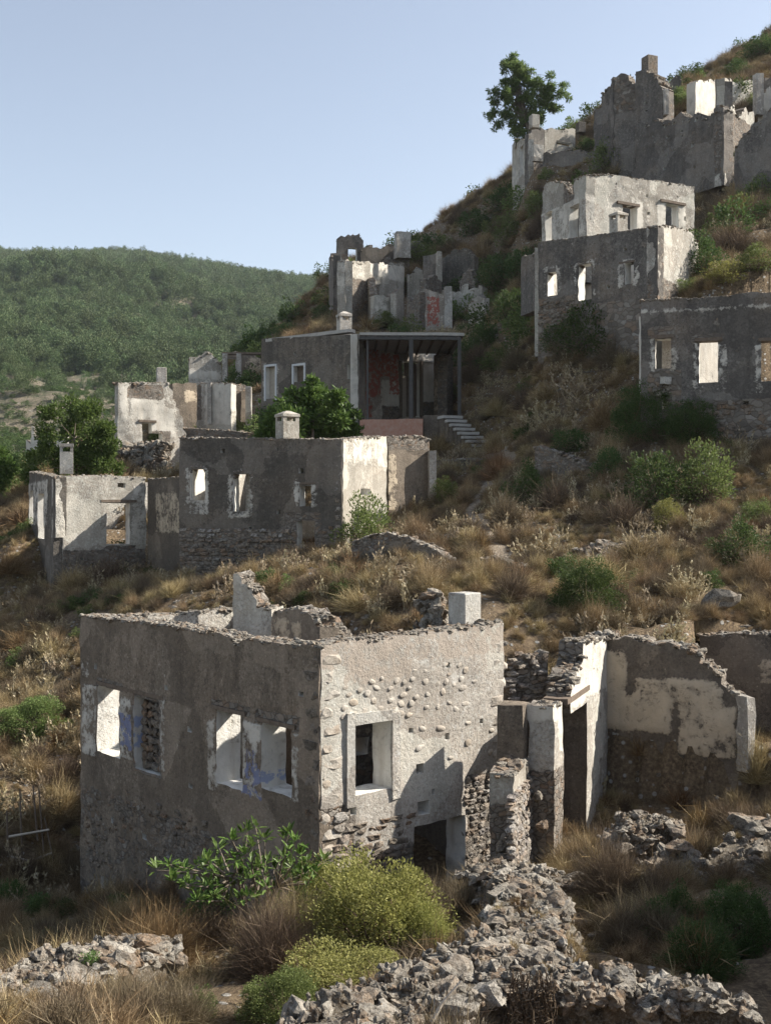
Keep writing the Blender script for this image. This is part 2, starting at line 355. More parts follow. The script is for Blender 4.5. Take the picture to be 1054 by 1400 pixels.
def sheet(name, r0, r1, mat):
    nr = r1 - r0; nc = len(xs); v = np.stack([X[r0:r1], Y[r0:r1], Z[r0:r1]], -1).reshape(-1, 3)
    a = np.arange((nr - 1) * nc).reshape(nr - 1, nc)[:, :-1].ravel()
    f = np.stack([a, a + 1, a + nc + 1, a + nc], -1)
    me = np_mesh(name, v, f, [mat], True)
    pa = me.attributes.new('trail', 'FLOAT', 'POINT')
    pa.data.foreach_set('value', np.clip(1.4 - path_d(v[:, 0], v[:, 1]) / .8, 0, 1).astype(np.float32))
    return tag(link(name, me), kind='structure')
def ground_mat():
    s = N('dry_hillside_soil'); pos = s.pos()
    a = s.noise(pos, .35, 6, .6).outputs[0]; b = s.noise(pos, 2.2, 7, .7).outputs[0]; c = s.noise(pos, 14, 6, .75).outputs[0]; d = s.noise(pos, 60, 3, .7).outputs[0]
    at = s.n('Attribute', attribute_name='trail').outputs['Fac']
    col = s.mix(s.ramp(b, [(.35, 0.), (.65, 1.)]), (.08, .056, .037), (.165, .12, .077))
    col = s.mix(s.ramp(c, [(.45, 0.), (.7, .8)]), col, (.40, .30, .18))
    col = s.mix(s.ramp(a, [(.5, 0.), (.7, .5)]), col, (.13, .105, .07))
    col = s.mix(s.ramp(c, [(.28, .8), (.42, 0.)]), col, (.055, .042, .03))
    vo = s.n('TexVoronoi'); vo.inputs['Scale'].default_value = 7; s.l(pos, vo.inputs['Vector'])
    vs = s.n('SeparateColor'); s.l(vo.outputs['Color'], vs.inputs[0])
    peb = s.math('MULTIPLY', s.ramp(vs.outputs[0], [(.78, 0.), (.8, 1.)]), s.ramp(vo.outputs['Distance'], [(.3, 1.), (.42, 0.)]))
    col = s.mix(peb, col, (.42, .40, .36))
    tm = s.ramp(s.math('ADD', at, s.math('MULTIPLY', s.math('SUBTRACT', b, .5), 1.2)), [(.5, 0.), (.75, .6)])
    col = s.mix(tm, col, s.mix(c, (.28, .23, .17), (.52, .45, .36)))
    s.col(col)
    h = s.math('ADD', s.math('MULTIPLY', c, .8), s.math('ADD', s.math('MULTIPLY', d, .3), s.math('MULTIPLY', peb, .5)))
    s.nrm(s.bump(h, 1., .08)); return s.m
def hill_mat():
    s = N('scrub_hills'); pos = s.pos()
    a = s.noise(pos, .02, 6, .6).outputs[0]; b = s.noise(pos, .25, 7, .75).outputs[0]
    col = s.mix(s.ramp(b, [(.4, 0.), (.62, 1.)]), (.055, .065, .035), (.20, .165, .12))
    col = s.mix(s.ramp(s.noise(pos, .6, 5, .8).outputs[0], [(.6, 0.), (.68, .8)]), col, (.34, .31, .27))
    s.col(col); s.nrm(s.bump(b, 1., 1.5)); return s.m
split = int(np.searchsorted(ys, 150))
ground = sheet('ground', 0, split + 1, ground_mat())
hills = sheet('hills', split, len(ys), hill_mat())
# fast ground lookup on the finished grid
def gnd(x, y):
    i = min(max(int(np.searchsorted(ys, y)) - 1, 0), len(ys) - 2); j = min(max(int(np.searchsorted(xs, x)) - 1, 0), len(xs) - 2)
    u = (x - xs[j]) / (xs[j + 1] - xs[j]); v = (y - ys[i]) / (ys[i + 1] - ys[i])
    return float(Z[i, j] * (1 - u) * (1 - v) + Z[i, j + 1] * u * (1 - v) + Z[i + 1, j] * (1 - u) * v + Z[i + 1, j + 1] * u * v)
def hit(px, py, d0=7., d1=140.):
    """where the line of sight through a photo point meets the ground"""
    d = d0; kx = (px - CX) / F; kz = (HY - py) / F
    while d < d1:
        if gnd(kx * d, d) > kz * d: return (kx * d, d, gnd(kx * d, d))
        d += .12 + d * .002
    return (kx * d1, d1, gnd(kx * d1, d1))
# ------------------------------------------------------------------ rocks
def hull(seed, box=.5, rough_=.22, sub=2, sm=True):
    bm = bmesh.new(); bmesh.ops.create_icosphere(bm, subdivisions=sub, radius=.5)
    for v in bm.verts:
        n = v.co.normalized(); m = max(abs(c) for c in n); q = n.lerp(n / m, box) * .5
        k = 1 + rough_ * (noise.noise(n * 1.3 + Vector((seed * 7.1, 0, 0))) + .6 * noise.noise(n * 3.1 + Vector((0, seed * 3.3, 0)))) ; v.co = q * k * .92
    me = bpy.data.meshes.new('stone_shape'); bm.to_mesh(me); bm.free()
    me.polygons.foreach_set('use_smooth', np.full(len(me.polygons), sm)); return me
ROCK = [hull(i + 1, .4, .62, 2, False) for i in range(14)]
BLOCK = [hull(40 + i, .85, .42, 2, False) for i in range(10)]
PEB = [hull(90 + i, .15, .3, 2, True) for i in range(6)]
def tri_np(me):
    v = np.array([tuple(x.co) for x in me.vertices]); f = np.array([tuple(p.vertices) for p in me.polygons if len(p.vertices) == 3]); return v, f
ROCKNP = [tri_np(m) for m in ROCK]; BLOCKNP = [tri_np(m) for m in BLOCK]
def stone_obj(parent, loc, sc, rot, mat, kind='stone', src=None):
    me = random.choice(src or ROCK)
    key = me.name + mat.name
    if key not in STONECACHE:
        m2 = me.copy(); m2.materials.clear(); m2.materials.append(mat); STONECACHE[key] = m2
    o = bpy.data.objects.new(kind, STONECACHE[key]); C.objects.link(o)
    if parent: o.parent = parent; loc = Vector(loc) - parent.location
    o.location = loc; o.scale = sc; o.rotation_euler = rot; return o
STONECACHE = {}
def stones_joined(name, items, parent, mat, src=None):
    V = []; Fs = []; off = 0
    for loc, sc, rot in items:
        v, f = random.choice(src or ROCKNP); m = np.array(Euler(rot).to_matrix()) * np.array(sc)[None, :]
        V.append(v @ m.T + np.array(loc)); Fs.append(f + off); off += len(v)
    if not V: return None
    o = link(name, np_mesh(name, np.concatenate(V), np.concatenate(Fs), [mat]), parent)
    o['kind'] = 'stuff'; return o
# ------------------------------------------------------------------ walls
class Wall:
    pass
def wall(parent, a, b, top, mat, th=.5, base=None, ops=(), cell=.25, bare=(), white=(), paint=(), rag=.05, disp=.02, name='wall', label=None,
         flip=False, uz=False, trim=.02, blocked=(), cope=.0, copemat=None, jamb=None, copeparts=False, basecell=None, wdisp=.02, step=None, shift=0., holes=0):
    ax, ay = a; bx, by = b; dx, dy = bx - ax, by - ay; L = math.hypot(dx, dy); tx, ty = dx / L, dy / L
    nx, ny = ty, -tx
    if nx * -(ax + bx) / 2 + ny * -(ay + by) / 2 < 0: nx, ny = -nx, -ny
    if flip: nx, ny = -nx, -ny
    if shift: ax += nx * shift; ay += ny * shift; a = (ax, ay)
    W = Wall(); W.a = a; W.t = (tx, ty); W.n = (nx, ny); W.L = L; W.th = th; W.parent = parent
    def u_of(px):
        k = (px - CX) / F; return (k * ay - ax) / ((tx - k * ty))
    def z_of(px, py):
        u = u_of(px); return (HY - py) / F * (ay + ty * u)
    W.u = u_of; W.z = z_of
    if uz: prof = list(top)
    else: prof = [(u_of(p), z_of(p, q)) for p, q in top]
    prof.sort(key=lambda q: q[0]) if not uz else None
    pu = [q[0] for q in prof]; pz = [q[1] for q in prof]
    def topz(u): return float(np.interp(u, pu, pz))
    W.top = topz
    if base is None:
        base = min(gnd(ax + tx * L * k / 4 + nx * .2, ay + ty * L * k / 4 + ny * .2) for k in range(5)) - .6
    W.base = base
    def rect(r):
        if r[4:5] == ('uz',): return r[:4]
        p0, p1, q0, q1 = r[:4]; u0, u1 = sorted((u_of(p0), u_of(p1))); 
        pm = (p0 + p1) / 2; za, zb = z_of(pm, q1), z_of(pm, q0); return (u0, u1, za, zb)
    O = [rect(r) for r in ops]; K = [rect(r) for r in blocked]
    W.ops = O
    for _ in range(holes):
        u_ = random.uniform(.3, L - .4); z_ = base + (topz(u_) - base) * random.uniform(.35, .93); q_ = random.uniform(.09, .2)
        if not any(o[0] - .4 < u_ < o[1] + .4 and o[2] - .3 < z_ < o[3] + .3 for o in O): K.append((u_, u_ + q_, z_, z_ + q_))
    vl = lambda r, d: (r[4] if len(r) > 4 and not isinstance(r[4], str) else d,)
    Bs = [rect(r) + vl(r, .95) for r in bare]; Ws = [rect(r) + vl(r, .55) for r in white]; Ps = [rect(r) + vl(r, .62) for r in paint]
    us = list(np.linspace(trim, L - trim, max(2, int(L / cell) + 1))); zt = max(pz)
    zs = list(np.linspace(base, zt, max(2, int((zt - base) / cell) + 1)))
    keyu = [v for o in O + K for v in o[:2] if trim < v < L - trim]; keyz = [v for o in O + K for v in o[2:4] if base < v < zt]
    def merge(g, keys):
        g = [x for x in g if all(abs(x - k) > cell * .35 for k in keys)] + keys; g = sorted(g); r = [g[0]]
        for x in g[1:]:
            if x - r[-1] > .015: r.append(x)
        return r
    if step is None: step = .3 if ay > 66 else 0.
    us = merge(us, keyu); zs = merge(zs, keyz); nu, nzv = len(us), len(zs)
    seed = random.random() * 50
    def tops(u_):
        return topz(u_) + (step * (noise.noise(Vector((u_ * 1.1 + seed, 0, 0))) * 1.6 - .15) + step * .5 * (noise.cell(Vector((u_ * 1.2 + seed, 5, 0))) - .5) + step * .5 * noise.noise(Vector((u_ * 5 + seed, 1, 2))) if step else 0.)
    mask = np.zeros((nu - 1, nzv - 1), np.int8); opm = np.zeros_like(mask); km = np.zeros_like(mask)
    for i in range(nu - 1):
        uc = (us[i] + us[i + 1]) / 2; tz = topz(uc)
        tz = tops(uc)
        for j in range(nzv - 1):
            zc = (zs[j] + zs[j + 1]) / 2
            ok = zc < tz or j == 0
            for o in O:
                if o[0] - .005 < uc < o[1] + .005 and o[2] - .005 < zc < o[3] + .005: ok = False; opm[i, j] = 1
            for o in K:
                if o[0] < uc < o[1] and o[2] < zc < o[3]: km[i, j] = 1
            mask[i, j] = 1 if ok else 0
    verts = []; cols = []; idx = {}
    def cellok(i, j): return 0 <= i < nu - 1 and 0 <= j < nzv - 1 and mask[i, j] == 1
    def isop(i, j): return 0 <= i < nu - 1 and 0 <= j < nzv - 1 and opm[i, j] == 1
    def att(u, z):
        r = g = bl = 0.
        for q in Bs:
            if q[0] <= u <= q[1] and q[2] <= z <= q[3]: r = max(r, q[4])
        for q in Ws:
            if q[0] <= u <= q[1] and q[2] <= z <= q[3]: g = max(g, q[4])
        for q in Ps:
            if q[0] <= u <= q[1] and q[2] <= z <= q[3]: bl = max(bl, q[4])
        return r, g, bl
    def vert(i, j, layer):
        k = (i, j, layer)
        if k in idx: return idx[k]
        u, z = us[i], zs[j]
        nb = [(i - 1, j - 1), (i, j - 1), (i - 1, j), (i, j)]
        up = cellok(i - 1, j) or cellok(i, j); dn = cellok(i - 1, j - 1) or cellok(i, j - 1)
        opn = any(isop(*q) for q in nb)
        if i in (0, nu - 1): u += noise.noise(Vector((z * 2.3 + seed, 4, i * .3))) * min(rag, .05) * 1.1
        if not up and dn and not opn:
            z = max(min(tops(u), z + cell * .9), z - cell * .9) + noise.noise(Vector((u * 3.3 + seed, layer * 1.7, 3))) * rag * 1.3 + noise.noise(Vector((u * 9 + seed, layer * 3.1, 1))) * rag
        elif not opn and not all(cellok(*q) for q in nb) and 0 < i < nu - 1 and j > 0:
            u += noise.noise(Vector((z * 5 + seed, 2, 9))) * rag * 1.5
        elif opn:
            u += noise.noise(Vector((z * 4 + seed, 5, u))) * .02; z += noise.noise(Vector((u * 4 + seed, 7, z))) * .02
        r, g, bl = att(u, z)
        px_ = ax + tx * u; py_ = ay + ty * u
        dsp = 0
        if layer == 0 or layer == 1:
            v = Vector((px_, py_, z)); dsp = noise.noise(v * .4) * disp * 2. + noise.noise(v * 1.1) * disp * 1.2 + noise.noise(v * 4.3) * disp * (1 + r)
            if g > .5: dsp += wdisp
            if r > .5: dsp -= .015
        off = (dsp if layer == 0 else -th + dsp * .5) if layer < 2 else -.22
        verts.append((px_ + nx * off, py_ + ny * off, z)); cols.append((r if layer != 1 else max(r, .25), g, bl, 1)); idx[k] = len(verts) - 1
        return idx[k]
    faces = []; mi = []
    def quad(q, m): faces.append(q); mi.append(m)
    for i in range(nu - 1):
        for j in range(nzv - 1):
            if not mask[i, j]: continue
            lay = 2 if km[i, j] else 0
            quad([vert(i, j, lay), vert(i + 1, j, lay), vert(i + 1, j + 1, lay), vert(i, j + 1, lay)], 2 if lay else 0)
            quad([vert(i, j, 1), vert(i, j + 1, 1), vert(i + 1, j + 1, 1), vert(i + 1, j, 1)], 0)
            for di, dj, e in ((-1, 0, ((i, j), (i, j + 1))), (1, 0, ((i + 1, j + 1), (i + 1, j))), (0, 1, ((i, j + 1), (i + 1, j + 1))), (0, -1, ((i + 1, j), (i, j)))):
                if not cellok(i + di, j + dj):
                    if isop(i + di, j + dj): m = 1
                    elif dj == 1: m = 2
                    elif di and (i + di < 0 or i + di >= nu - 1): m = 0
                    else: m = 2
                    e0, e1 = e
                    quad([vert(*e0, lay), vert(*e0, 1), vert(*e1, 1), vert(*e1, lay)], m)
                elif lay == 0 and km[i + di, j + dj]:
                    e0, e1 = e
                    quad([vert(*e0, 0), vert(*e0, 2), vert(*e1, 2), vert(*e1, 0)], 1)
    # orient
    me = np_mesh(name, verts, faces, [mat, jamb or M['jamb'], M['core']])
    me.polygons.foreach_set('material_index', np.array(mi, np.int32)); me.polygons.foreach_set('use_smooth', np.ones(len(faces), bool))
    ca = me.color_attributes.new('wear', 'FLOAT_COLOR', 'POINT'); ca.data.foreach_set('color', np.array(cols, np.float32).ravel())
    bm = bmesh.new(); bm.from_mesh(me); bmesh.ops.recalc_face_normals(bm, faces=bm.faces); bm.to_mesh(me); bm.free()
    me.set_sharp_from_angle(angle=R(38))
    W.obj = link(name, me, parent)
    if label: W.obj['label'] = label
    if cope > 0:
        items = []; u = trim; 
        while u < L - .05:
            s = cope * random.uniform(.55, 1.35)
            for lay in range(max(1, int(th / (cope * .9)))):
                v = -th * (lay + random.uniform(.2, .8)) / max(1, int(th / (cope * .9)))
                z = tops(u) + random.uniform(-.35, .1) * s - (cell * .4 if step else 0)
                if topz(u) - base < .1 or any(o[0] - .1 < u < o[1] + .1 and o[3] > topz(u) - .35 for o in O): continue
                items.append(((ax + tx * u + nx * v, ay + ty * u + ny * v, z), (s * random.uniform(.8, 1.5), s * random.uniform(.8, 1.2), s * random.uniform(.4, .8)), (random.uniform(-.3, .3), random.uniform(-.3, .3), random.uniform(0, 6.3))))
            u += s * .8
        if copeparts:
            for it in items: stone_obj(parent, *it, copemat or M['stone'])
        else: stones_joined('coping_stones', items, parent, copemat or M['stones'])
    return W
def wp(W, u, z, off=0.):
    return Vector((W.a[0] + W.t[0] * u + W.n[0] * off, W.a[1] + W.t[1] * u + W.n[1] * off, z))
def face_stones(W, regions, size, mat, proud=.03, jit=.3, parts=True, name='stone', flat=.55, keep=1.0, src=None, depth=.16):
    """field stones bedded in the face of a wall; regions are photo rectangles or polygons test"""
    ang = math.atan2(W.t[1], W.t[0]); items = []
    for reg in regions:
        p0, p1, q0, q1 = reg[:4]; u0, u1 = sorted((W.u(p0), W.u(p1))); pm = (p0 + p1) / 2; z0, z1 = sorted((W.z(pm, q0), W.z(pm, q1)))
        z = z0 + size * flat * .5
        while z < z1:
            rowh = size * flat * random.uniform(.75, 1.3); u = u0 + size * random.uniform(.1, .6)
            while u < u1:
                wd = size * random.uniform(.6, 1.5)
                if random.random() < keep and z < W.top(u) - size * .4 and not any(o[0] - wd * .45 < u < o[1] + wd * .45 and o[2] - rowh * .45 < z < o[3] + rowh * .45 for o in W.ops):
                    items.append((wp(W, u, z + random.uniform(-1, 1) * rowh * .15, proud - depth * .5 + random.uniform(-.01, .015)), (wd * .93, depth, rowh * .95), (random.uniform(-.05, .05), random.uniform(-.15, .15), ang + random.uniform(-.06, .06))))
                u += wd
            z += rowh
    if parts and len(items) > 290:
        random.shuffle(items); rest = items[290:]; items = items[:290]
        stones_joined(name + 's', rest, W.parent, mat_joined(mat), BLOCKNP)
    if parts:
        for loc, sc, rot in items: stone_obj(W.parent, loc, sc, rot, mat, name, src or BLOCK)
    else: stones_joined(name + 's', items, W.parent, mat_joined(mat), BLOCKNP)
    return len(items)
def mat_joined(m): return M['stones']
def box(parent, name, c, size, mat, rz=0., bevel=.01, jitter=0., rx=0., ry=0., label=None):
    bm = bmesh.new(); bmesh.ops.create_cube(bm, size=1.0)
    for v in bm.verts: v.co = Vector((v.co.x * size[0], v.co.y * size[1], v.co.z * size[2]))
    if jitter:
        bmesh.ops.subdivide_edges(bm, edges=bm.edges, cuts=3, use_grid_fill=True)
        for v in bm.verts:
            q = v.co * 3 + Vector(c); v.co += Vector((noise.noise(q), noise.noise(q + Vector((9, 0, 0))), noise.noise(q + Vector((0, 9, 0))))) * jitter
    elif bevel: bmesh.ops.bevel(bm, geom=bm.edges, offset=bevel, segments=1, affect='EDGES')
    M4 = Matrix.Translation(Vector(c)) @ Euler((rx, ry, rz)).to_matrix().to_4x4(); bmesh.ops.transform(bm, matrix=M4, verts=bm.verts)
    me = bpy.data.meshes.new(name); bm.to_mesh(me); bm.free()
    o = link(name, me, parent, mat)
    if label: o['label'] = label
    return o
def lintel(W, p0, p1, py, parent, h=.1, proud=.04, mat=None, name='lintel'):
    u0, u1 = sorted((W.u(p0), W.u(p1))); z = W.z((p0 + p1) / 2, py); c = wp(W, (u0 + u1) / 2, z, proud - W.th / 2)
    return box(parent, name, c, (u1 - u0, W.th, h), mat or M['wood'], math.atan2(W.t[1], W.t[0]), .01, .012)
def block_px(parent, name, px0, px1, py0, py1, d, depth, mat, rz=0., jitter=.02, label=None):
    """an upright block whose front spans a photo rectangle at distance d"""
    x0 = (px0 - CX) / F * d; x1 = (px1 - CX) / F * d; z1 = zz(py0, d); z0 = zz(py1, d)
    return box(parent, name, ((x0 + x1) / 2, d + depth / 2, (z0 + z1) / 2), (x1 - x0, depth, z1 - z0), mat, rz, .01, jitter, label=label)
def chimney(parent, px0, px1, py0, py1, d, mat, rz=.3, cap=True, pyr=False, name='chimney'):
    x = ((px0 + px1) / 2 - CX) / F * d; wd = (px1 - px0) / F * d / (abs(math.cos(rz)) + abs(math.sin(rz))); z0 = zz(py1, d); z1 = zz(py0, d); h = z1 - z0
    bm = bmesh.new(); rot = Matrix.Rotation(rz, 4, 'Z')
    def cuboid(cx, cy, cz, sx, sy, sz, topscale=1.):
        r = bmesh.ops.create_cube(bm, size=1.0)['verts']
        for v in r:
            k = topscale if v.co.z > 0 else 1.
            v.co = Vector((cx + v.co.x * sx * k, cy + v.co.y * sy * k, cz + v.co.z * sz))
    q = wd / 2
    if cap:
        bh = h * (.62 if pyr else .72); cuboid(0, 0, bh / 2, wd * .92, wd * .92, bh)
        vh = h * .16                                   # smoke openings between corner posts
        for sx in (-1, 1):
            for sy in (-1, 1): cuboid(sx * wd * .36, sy * wd * .36, bh + vh / 2, wd * .2, wd * .2, vh)
        cuboid(0, 0, bh + vh + h * .05, wd, wd, h * .1)
        if pyr: cuboid(0, 0, bh + vh + h * .1 + h * .06, wd * .95, wd * .95, h * .12, .25)
    else: cuboid(0, 0, h / 2, wd, wd, h)
    if not cap: bmesh.ops.bevel(bm, geom=bm.edges, offset=.02, segments=1, affect='EDGES')
    bmesh.ops.transform(bm, matrix=Matrix.Translation((x, d, z0)) @ rot, verts=bm.verts)
    me = bpy.data.meshes.new(name); bm.to_mesh(me); bm.free(); return link(name, me, parent, mat)
# ------------------------------------------------------------------ foreground house (two storeys)
def root_at(p, label, cat='ruined house', name='ruined_house', group=None):
    return empty(name, (p[0], p[1], gnd(p[0], p[1])), label, cat, group)
hA = root_at(A1, 'large roofless two storey ruin in the foreground with a white framed window')
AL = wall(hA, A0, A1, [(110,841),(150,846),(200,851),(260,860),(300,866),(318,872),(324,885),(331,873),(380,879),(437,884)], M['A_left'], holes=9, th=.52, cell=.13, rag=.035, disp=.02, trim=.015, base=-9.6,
    ops=[(134,165,941,1032),(296,334,972,1076),(358,399,992,1084),(256,262,994,1001),(257,262,1072,1078),(408,415,945,952),(196,201,1140,1148),(138,148,1200,1216)],
    blocked=[(185,218,956,1056)], bare=[(110,437,1130,1300,.5),(185,218,950,1060),(130,170,928,942),(290,340,958,972),(350,410,975,993),(110,200,1085,1300,.42)],
    white=[(114,133,935,1035),(165,186,950,1038),(217,227,955,1056),(284,296,985,1082),(333,358,985,1092),(399,409,1000,1100),(112,122,895,925)], paint=[(165,186,975,1020),(334,358,1020,1092)], cope=.1, copeparts=True)
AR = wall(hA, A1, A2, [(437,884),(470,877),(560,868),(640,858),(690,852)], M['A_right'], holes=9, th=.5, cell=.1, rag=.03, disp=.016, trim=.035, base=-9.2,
    ops=[(484,535,989,1083),(560,566,995,1002),(656,661,983,990),(571,588,1095,1113),(480,487,1104,1115),(566,635,1122,1330),(591,595,1078,1086)],
    bare=[(437,484,1104,1330),(640,700,1052,1330),(484,640,1150,1330)], white=[(473,484,975,1104),(535,546,975,1092),(473,546,973,989)], paint=[(437,700,860,905),(470,560,875,938)], cope=.1, copeparts=True)
# pointed field stones showing through the sunlit wall, the corner quoins, and the bare stone low on the wall
ang = math.atan2(AR.t[1], AR.t[0])
rs = random.Random(3); pts = []
for _ in range(900):
    px = rs.uniform(468, 650); f = (px - 468) / 182; py = rs.uniform(938 - f * 40, 988 - f * 20)
    if len(pts) < 50 and all((px - a) ** 2 + ((py - b) * 1.1) ** 2 > 110 for a, b in pts): pts.append((px, py))
for _ in range(200):
    px = rs.uniform(552, 688); py = rs.uniform(940, 1040)
    if len(pts) < 58 and all((px - a) ** 2 + (py - b) ** 2 > 500 for a, b in pts): pts.append((px, py))
for px, py in pts:
    s = rs.uniform(.09, .15); stone_obj(hA, wp(AR, AR.u(px), AR.z(px, py), -.015), (s * rs.uniform(1, 1.7), .05, s * rs.uniform(.7, 1.1)), (0, rs.uniform(-.4, .4), ang), M['stoneP'], 'stone', PEB)
for k in range(19):                                          # quoin stones up the corner
    z = AR.z(440, 890) - .16 - k * .285
    for wl, sg in ((AR, 1), (AL, -1)):
        L = .46 if (k + (sg > 0)) % 2 else .27; u = L / 2 + .01 if sg > 0 else wl.L - L / 2 - .01
        if wl is AL and k > 15: continue
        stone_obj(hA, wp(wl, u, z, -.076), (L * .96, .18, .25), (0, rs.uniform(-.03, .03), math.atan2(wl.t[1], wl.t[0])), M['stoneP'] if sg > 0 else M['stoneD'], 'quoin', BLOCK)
for k in range(9):
    stone_obj(hA, wp(AR, AR.L - rs.uniform(.14, .22), AR.z(685, 870) - .2 - k * .33, -.066), (rs.uniform(.3, .45), .16, .26), (0, rs.uniform(-.05, .05), ang), M['stoneP'], 'quoin', BLOCK)
face_stones(AR, [(462,482,1108,1240)], .3, M['stoneA'], .03)
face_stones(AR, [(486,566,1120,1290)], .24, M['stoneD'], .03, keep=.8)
face_stones(AR, [(636,688,1056,1290)], .15, M['stoneA'], .035, flat=.8)
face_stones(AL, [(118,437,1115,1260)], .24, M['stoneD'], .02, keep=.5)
FI = wall(hA, (A0[0] + .4, A0[1] + .2), (A0[0] + .41, A0[1] + .21), [(0,-6)], M['rub'], uz=True) if False else None
for (p0, p1, q0, q1) in [(187,217,958,1054)]:                # rubble fill of the blocked window
    u0, u1 = AL.u(p0), AL.u(p1); z0, z1 = AL.z(200, q1), AL.z(200, q0); z = z0 + .09
    while z < z1:
        u = u0 + .1
        while u < u1:
            stone_obj(hA, wp(AL, u, z, -.16), (rs.uniform(.18, .3), .14, rs.uniform(.14, .2)), (0, rs.uniform(-.3, .3), math.atan2(AL.t[1], AL.t[0])), M['stoneD']); u += .22
        z += .17
lintel(AL, 134, 224, 944, hA, .07, .02); lintel(AL, 290, 336, 971, hA, .07, .02); lintel(AL, 352, 404, 989, hA, .07, .02)
# white plaster frame round the right hand window
for nm, u0, u1, z0, z1 in (('window_surround', AR.u(473), AR.u(484), AR.z(478, 1104), AR.z(478, 975)), ('window_surround', AR.u(535), AR.u(546), AR.z(540, 1092), AR.z(540, 974)), ('window_surround', AR.u(484.2), AR.u(534.8), AR.z(510, 988), AR.z(510, 973))):
    box(hA, nm, wp(AR, (u0 + u1) / 2, (z0 + z1) / 2, .012), (u1 - u0, .06, z1 - z0), M['whiteb'], ang, .004, .012)
AI = wall(hA, (A1[0] - .64 * 2.55 + .4, A1[1] + .77 * 2.55 + .33), (.45, 23.65), [(0,-5.3),(1.5,-5.1),(1.75,-3.5),(2.4,-3.3),(3.6,-3.1)], M['court'], th=.4, cell=.16, uz=True, base=-7, rag=.08, bare=[(470,560,1030,1300,.8),(470,560,1000,1040,.6)], white=[(470,560,985,1010)], cope=.12, ops=[(2.2,2.6,-4.75,-4.4,'uz')])
# rear walls, inner stub walls and chimneys
zb = -2.3
AB1 = wall(hA, A0, A3, [(0,-2.28),(2.2,-2.35),(3.6,-2.3),(4.3,-2.35)], M['lit'], th=.5, cell=.16, uz=True, base=-9.4, trim=.06, cope=.13, copeparts=False, shift=.5)
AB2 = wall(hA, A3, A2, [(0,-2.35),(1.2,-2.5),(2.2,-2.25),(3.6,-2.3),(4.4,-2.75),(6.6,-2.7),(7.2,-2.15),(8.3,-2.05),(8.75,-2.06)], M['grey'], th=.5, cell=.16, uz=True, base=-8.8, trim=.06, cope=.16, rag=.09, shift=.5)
AP = wall(hA, P(372, 24.8), P(438, 23.2), [(372,838),(400,832),(425,838),(438,858)], M['court'], th=.45, cell=.14, base=-6.6, white=[(372,415,846,900)], rag=.1, cope=.15)
AQ = wall(hA, P(318, 26.8), P(372, 26.3), [(318,783),(328,784),(334,797),(346,806),(350,826),(372,834)], M['greyC'], th=.5, cell=.12, base=-6.6, white=[(318,334,783,840),(320,372,850,900)], rag=.08, cope=.14, name='chimney_breast')
chimney(hA, 612, 658, 810, 854, 21.9, M['whiteb'], .72, cap=False)
items = []
for _ in range(60):
    t = rs.random(); px = 590 + rs.gauss(0, 11) * (1 - .6 * t); py = 862 - 50 * t; d = 22.4 + rs.uniform(-.3, .5)
    items.append(((*P(px, d), zz(py, d)), (rs.uniform(.15, .32),) * 2 + (rs.uniform(.1, .2),), (rs.random(), rs.random(), rs.random() * 6)))
for it in items: stone_obj(hA, *it, M['stone'])
# ------------------------------------------------------------------ courtyard ruin on the right
hK = root_at(W1a, 'broken courtyard room right of the foreground ruin with ochre plaster panels and white pier')
R1 = wall(hK, W1a, R1b, [(802,868),(830,866),(845,874),(862,872),(900,880),(935,885),(955,892),(962,905),(985,922),(990,940),(1014,958)], M['court'], th=.55, cell=.13, rag=.09, disp=.03, wdisp=.05, trim=.04, base=-7.2,
    bare=[(802,1014,1085,1250,.8)], white=[(812,862,884,946,.75),(868,985,926,962,.7),(814,916,952,1003,.8),(926,1003,966,1040,.75)], ops=[(833,838,1068,1075)], cope=.17, copeparts=True)
face_stones(R1, [(806,1008,1052,1175)], .26, M['stoneD'], .075, keep=.75)
Wl = math.hypot(W1a[0] - W1b[0], W1a[1] - W1b[1])
W1 = wall(hK, W1a, W1b, [(0,-2.68),(.9,-2.6),(2.3,-2.5),(2.4,-2.9),(3.0,-3.05),(3.4,-3.3),(3.42,-4.2),(4.06,-4.2),(4.08,-3.4),(Wl,-3.42)], M['lit'], th=.46, cell=.11, rag=.06, disp=.025, uz=True, base=-6.9, trim=.03, cope=.17, copeparts=True,
    ops=[(2.1,4.05,-7.,-3.72,'uz')], white=[(722,802,870,960),(730,748,955,1020)], flip=True, wdisp=.04, jamb=M['court'], bare=[(690,760,1052,1300)])
face_stones(W1, [(718,742,1056,1190)], .22, M['stoneA'], .06)
lintel(W1, 742, 775, 948, hK, .1, .0)
W1c = wall(hK, P(704, 19.3), P(722, 20.55), [(0,-4.35),(.6,-4.3),(1.2,-4.35)], M['greyC'], th=.42, cell=.12, uz=True, base=-6.9, rag=.07, disp=.04, cope=.16, copeparts=True, bare=[(690,730,1090,1300)], flip=False)
face_stones(W1c, [(700,724,1075,1190)], .2, M['stoneA'], .05)
box(hK, 'pier', (W1b[0] - .26, W1b[1] + .06, -3.98), (.42, .46, 1.2), M['court'], math.atan2(W1.t[1], W1.t[0]), 0, .03)
WK = wall(hK, P(693, 22.5), P(752, 22.7), [(693,925),(700,912),(712,905),(722,897),(735,900),(752,890)], M['rub'], th=.5, cell=.12, base=-7, rag=.08, disp=.05, cope=.18, copeparts=True, bare=[(690,755,880,1300)])
face_stones(WK, [(693,750,900,1180)], .22, M['stoneA'], .05, keep=.8)
box(hK, 'wall_end', (P(1017, 23.5)[0], 23.62, -4.45), (.2, .5, 1.5), M['whiteb'], .45, 0, .05)
box(hK, 'door_jamb', (*P(763, 23.2), -4.6), (.22, .3, 1.7), M['court'], .4, 0, .03)
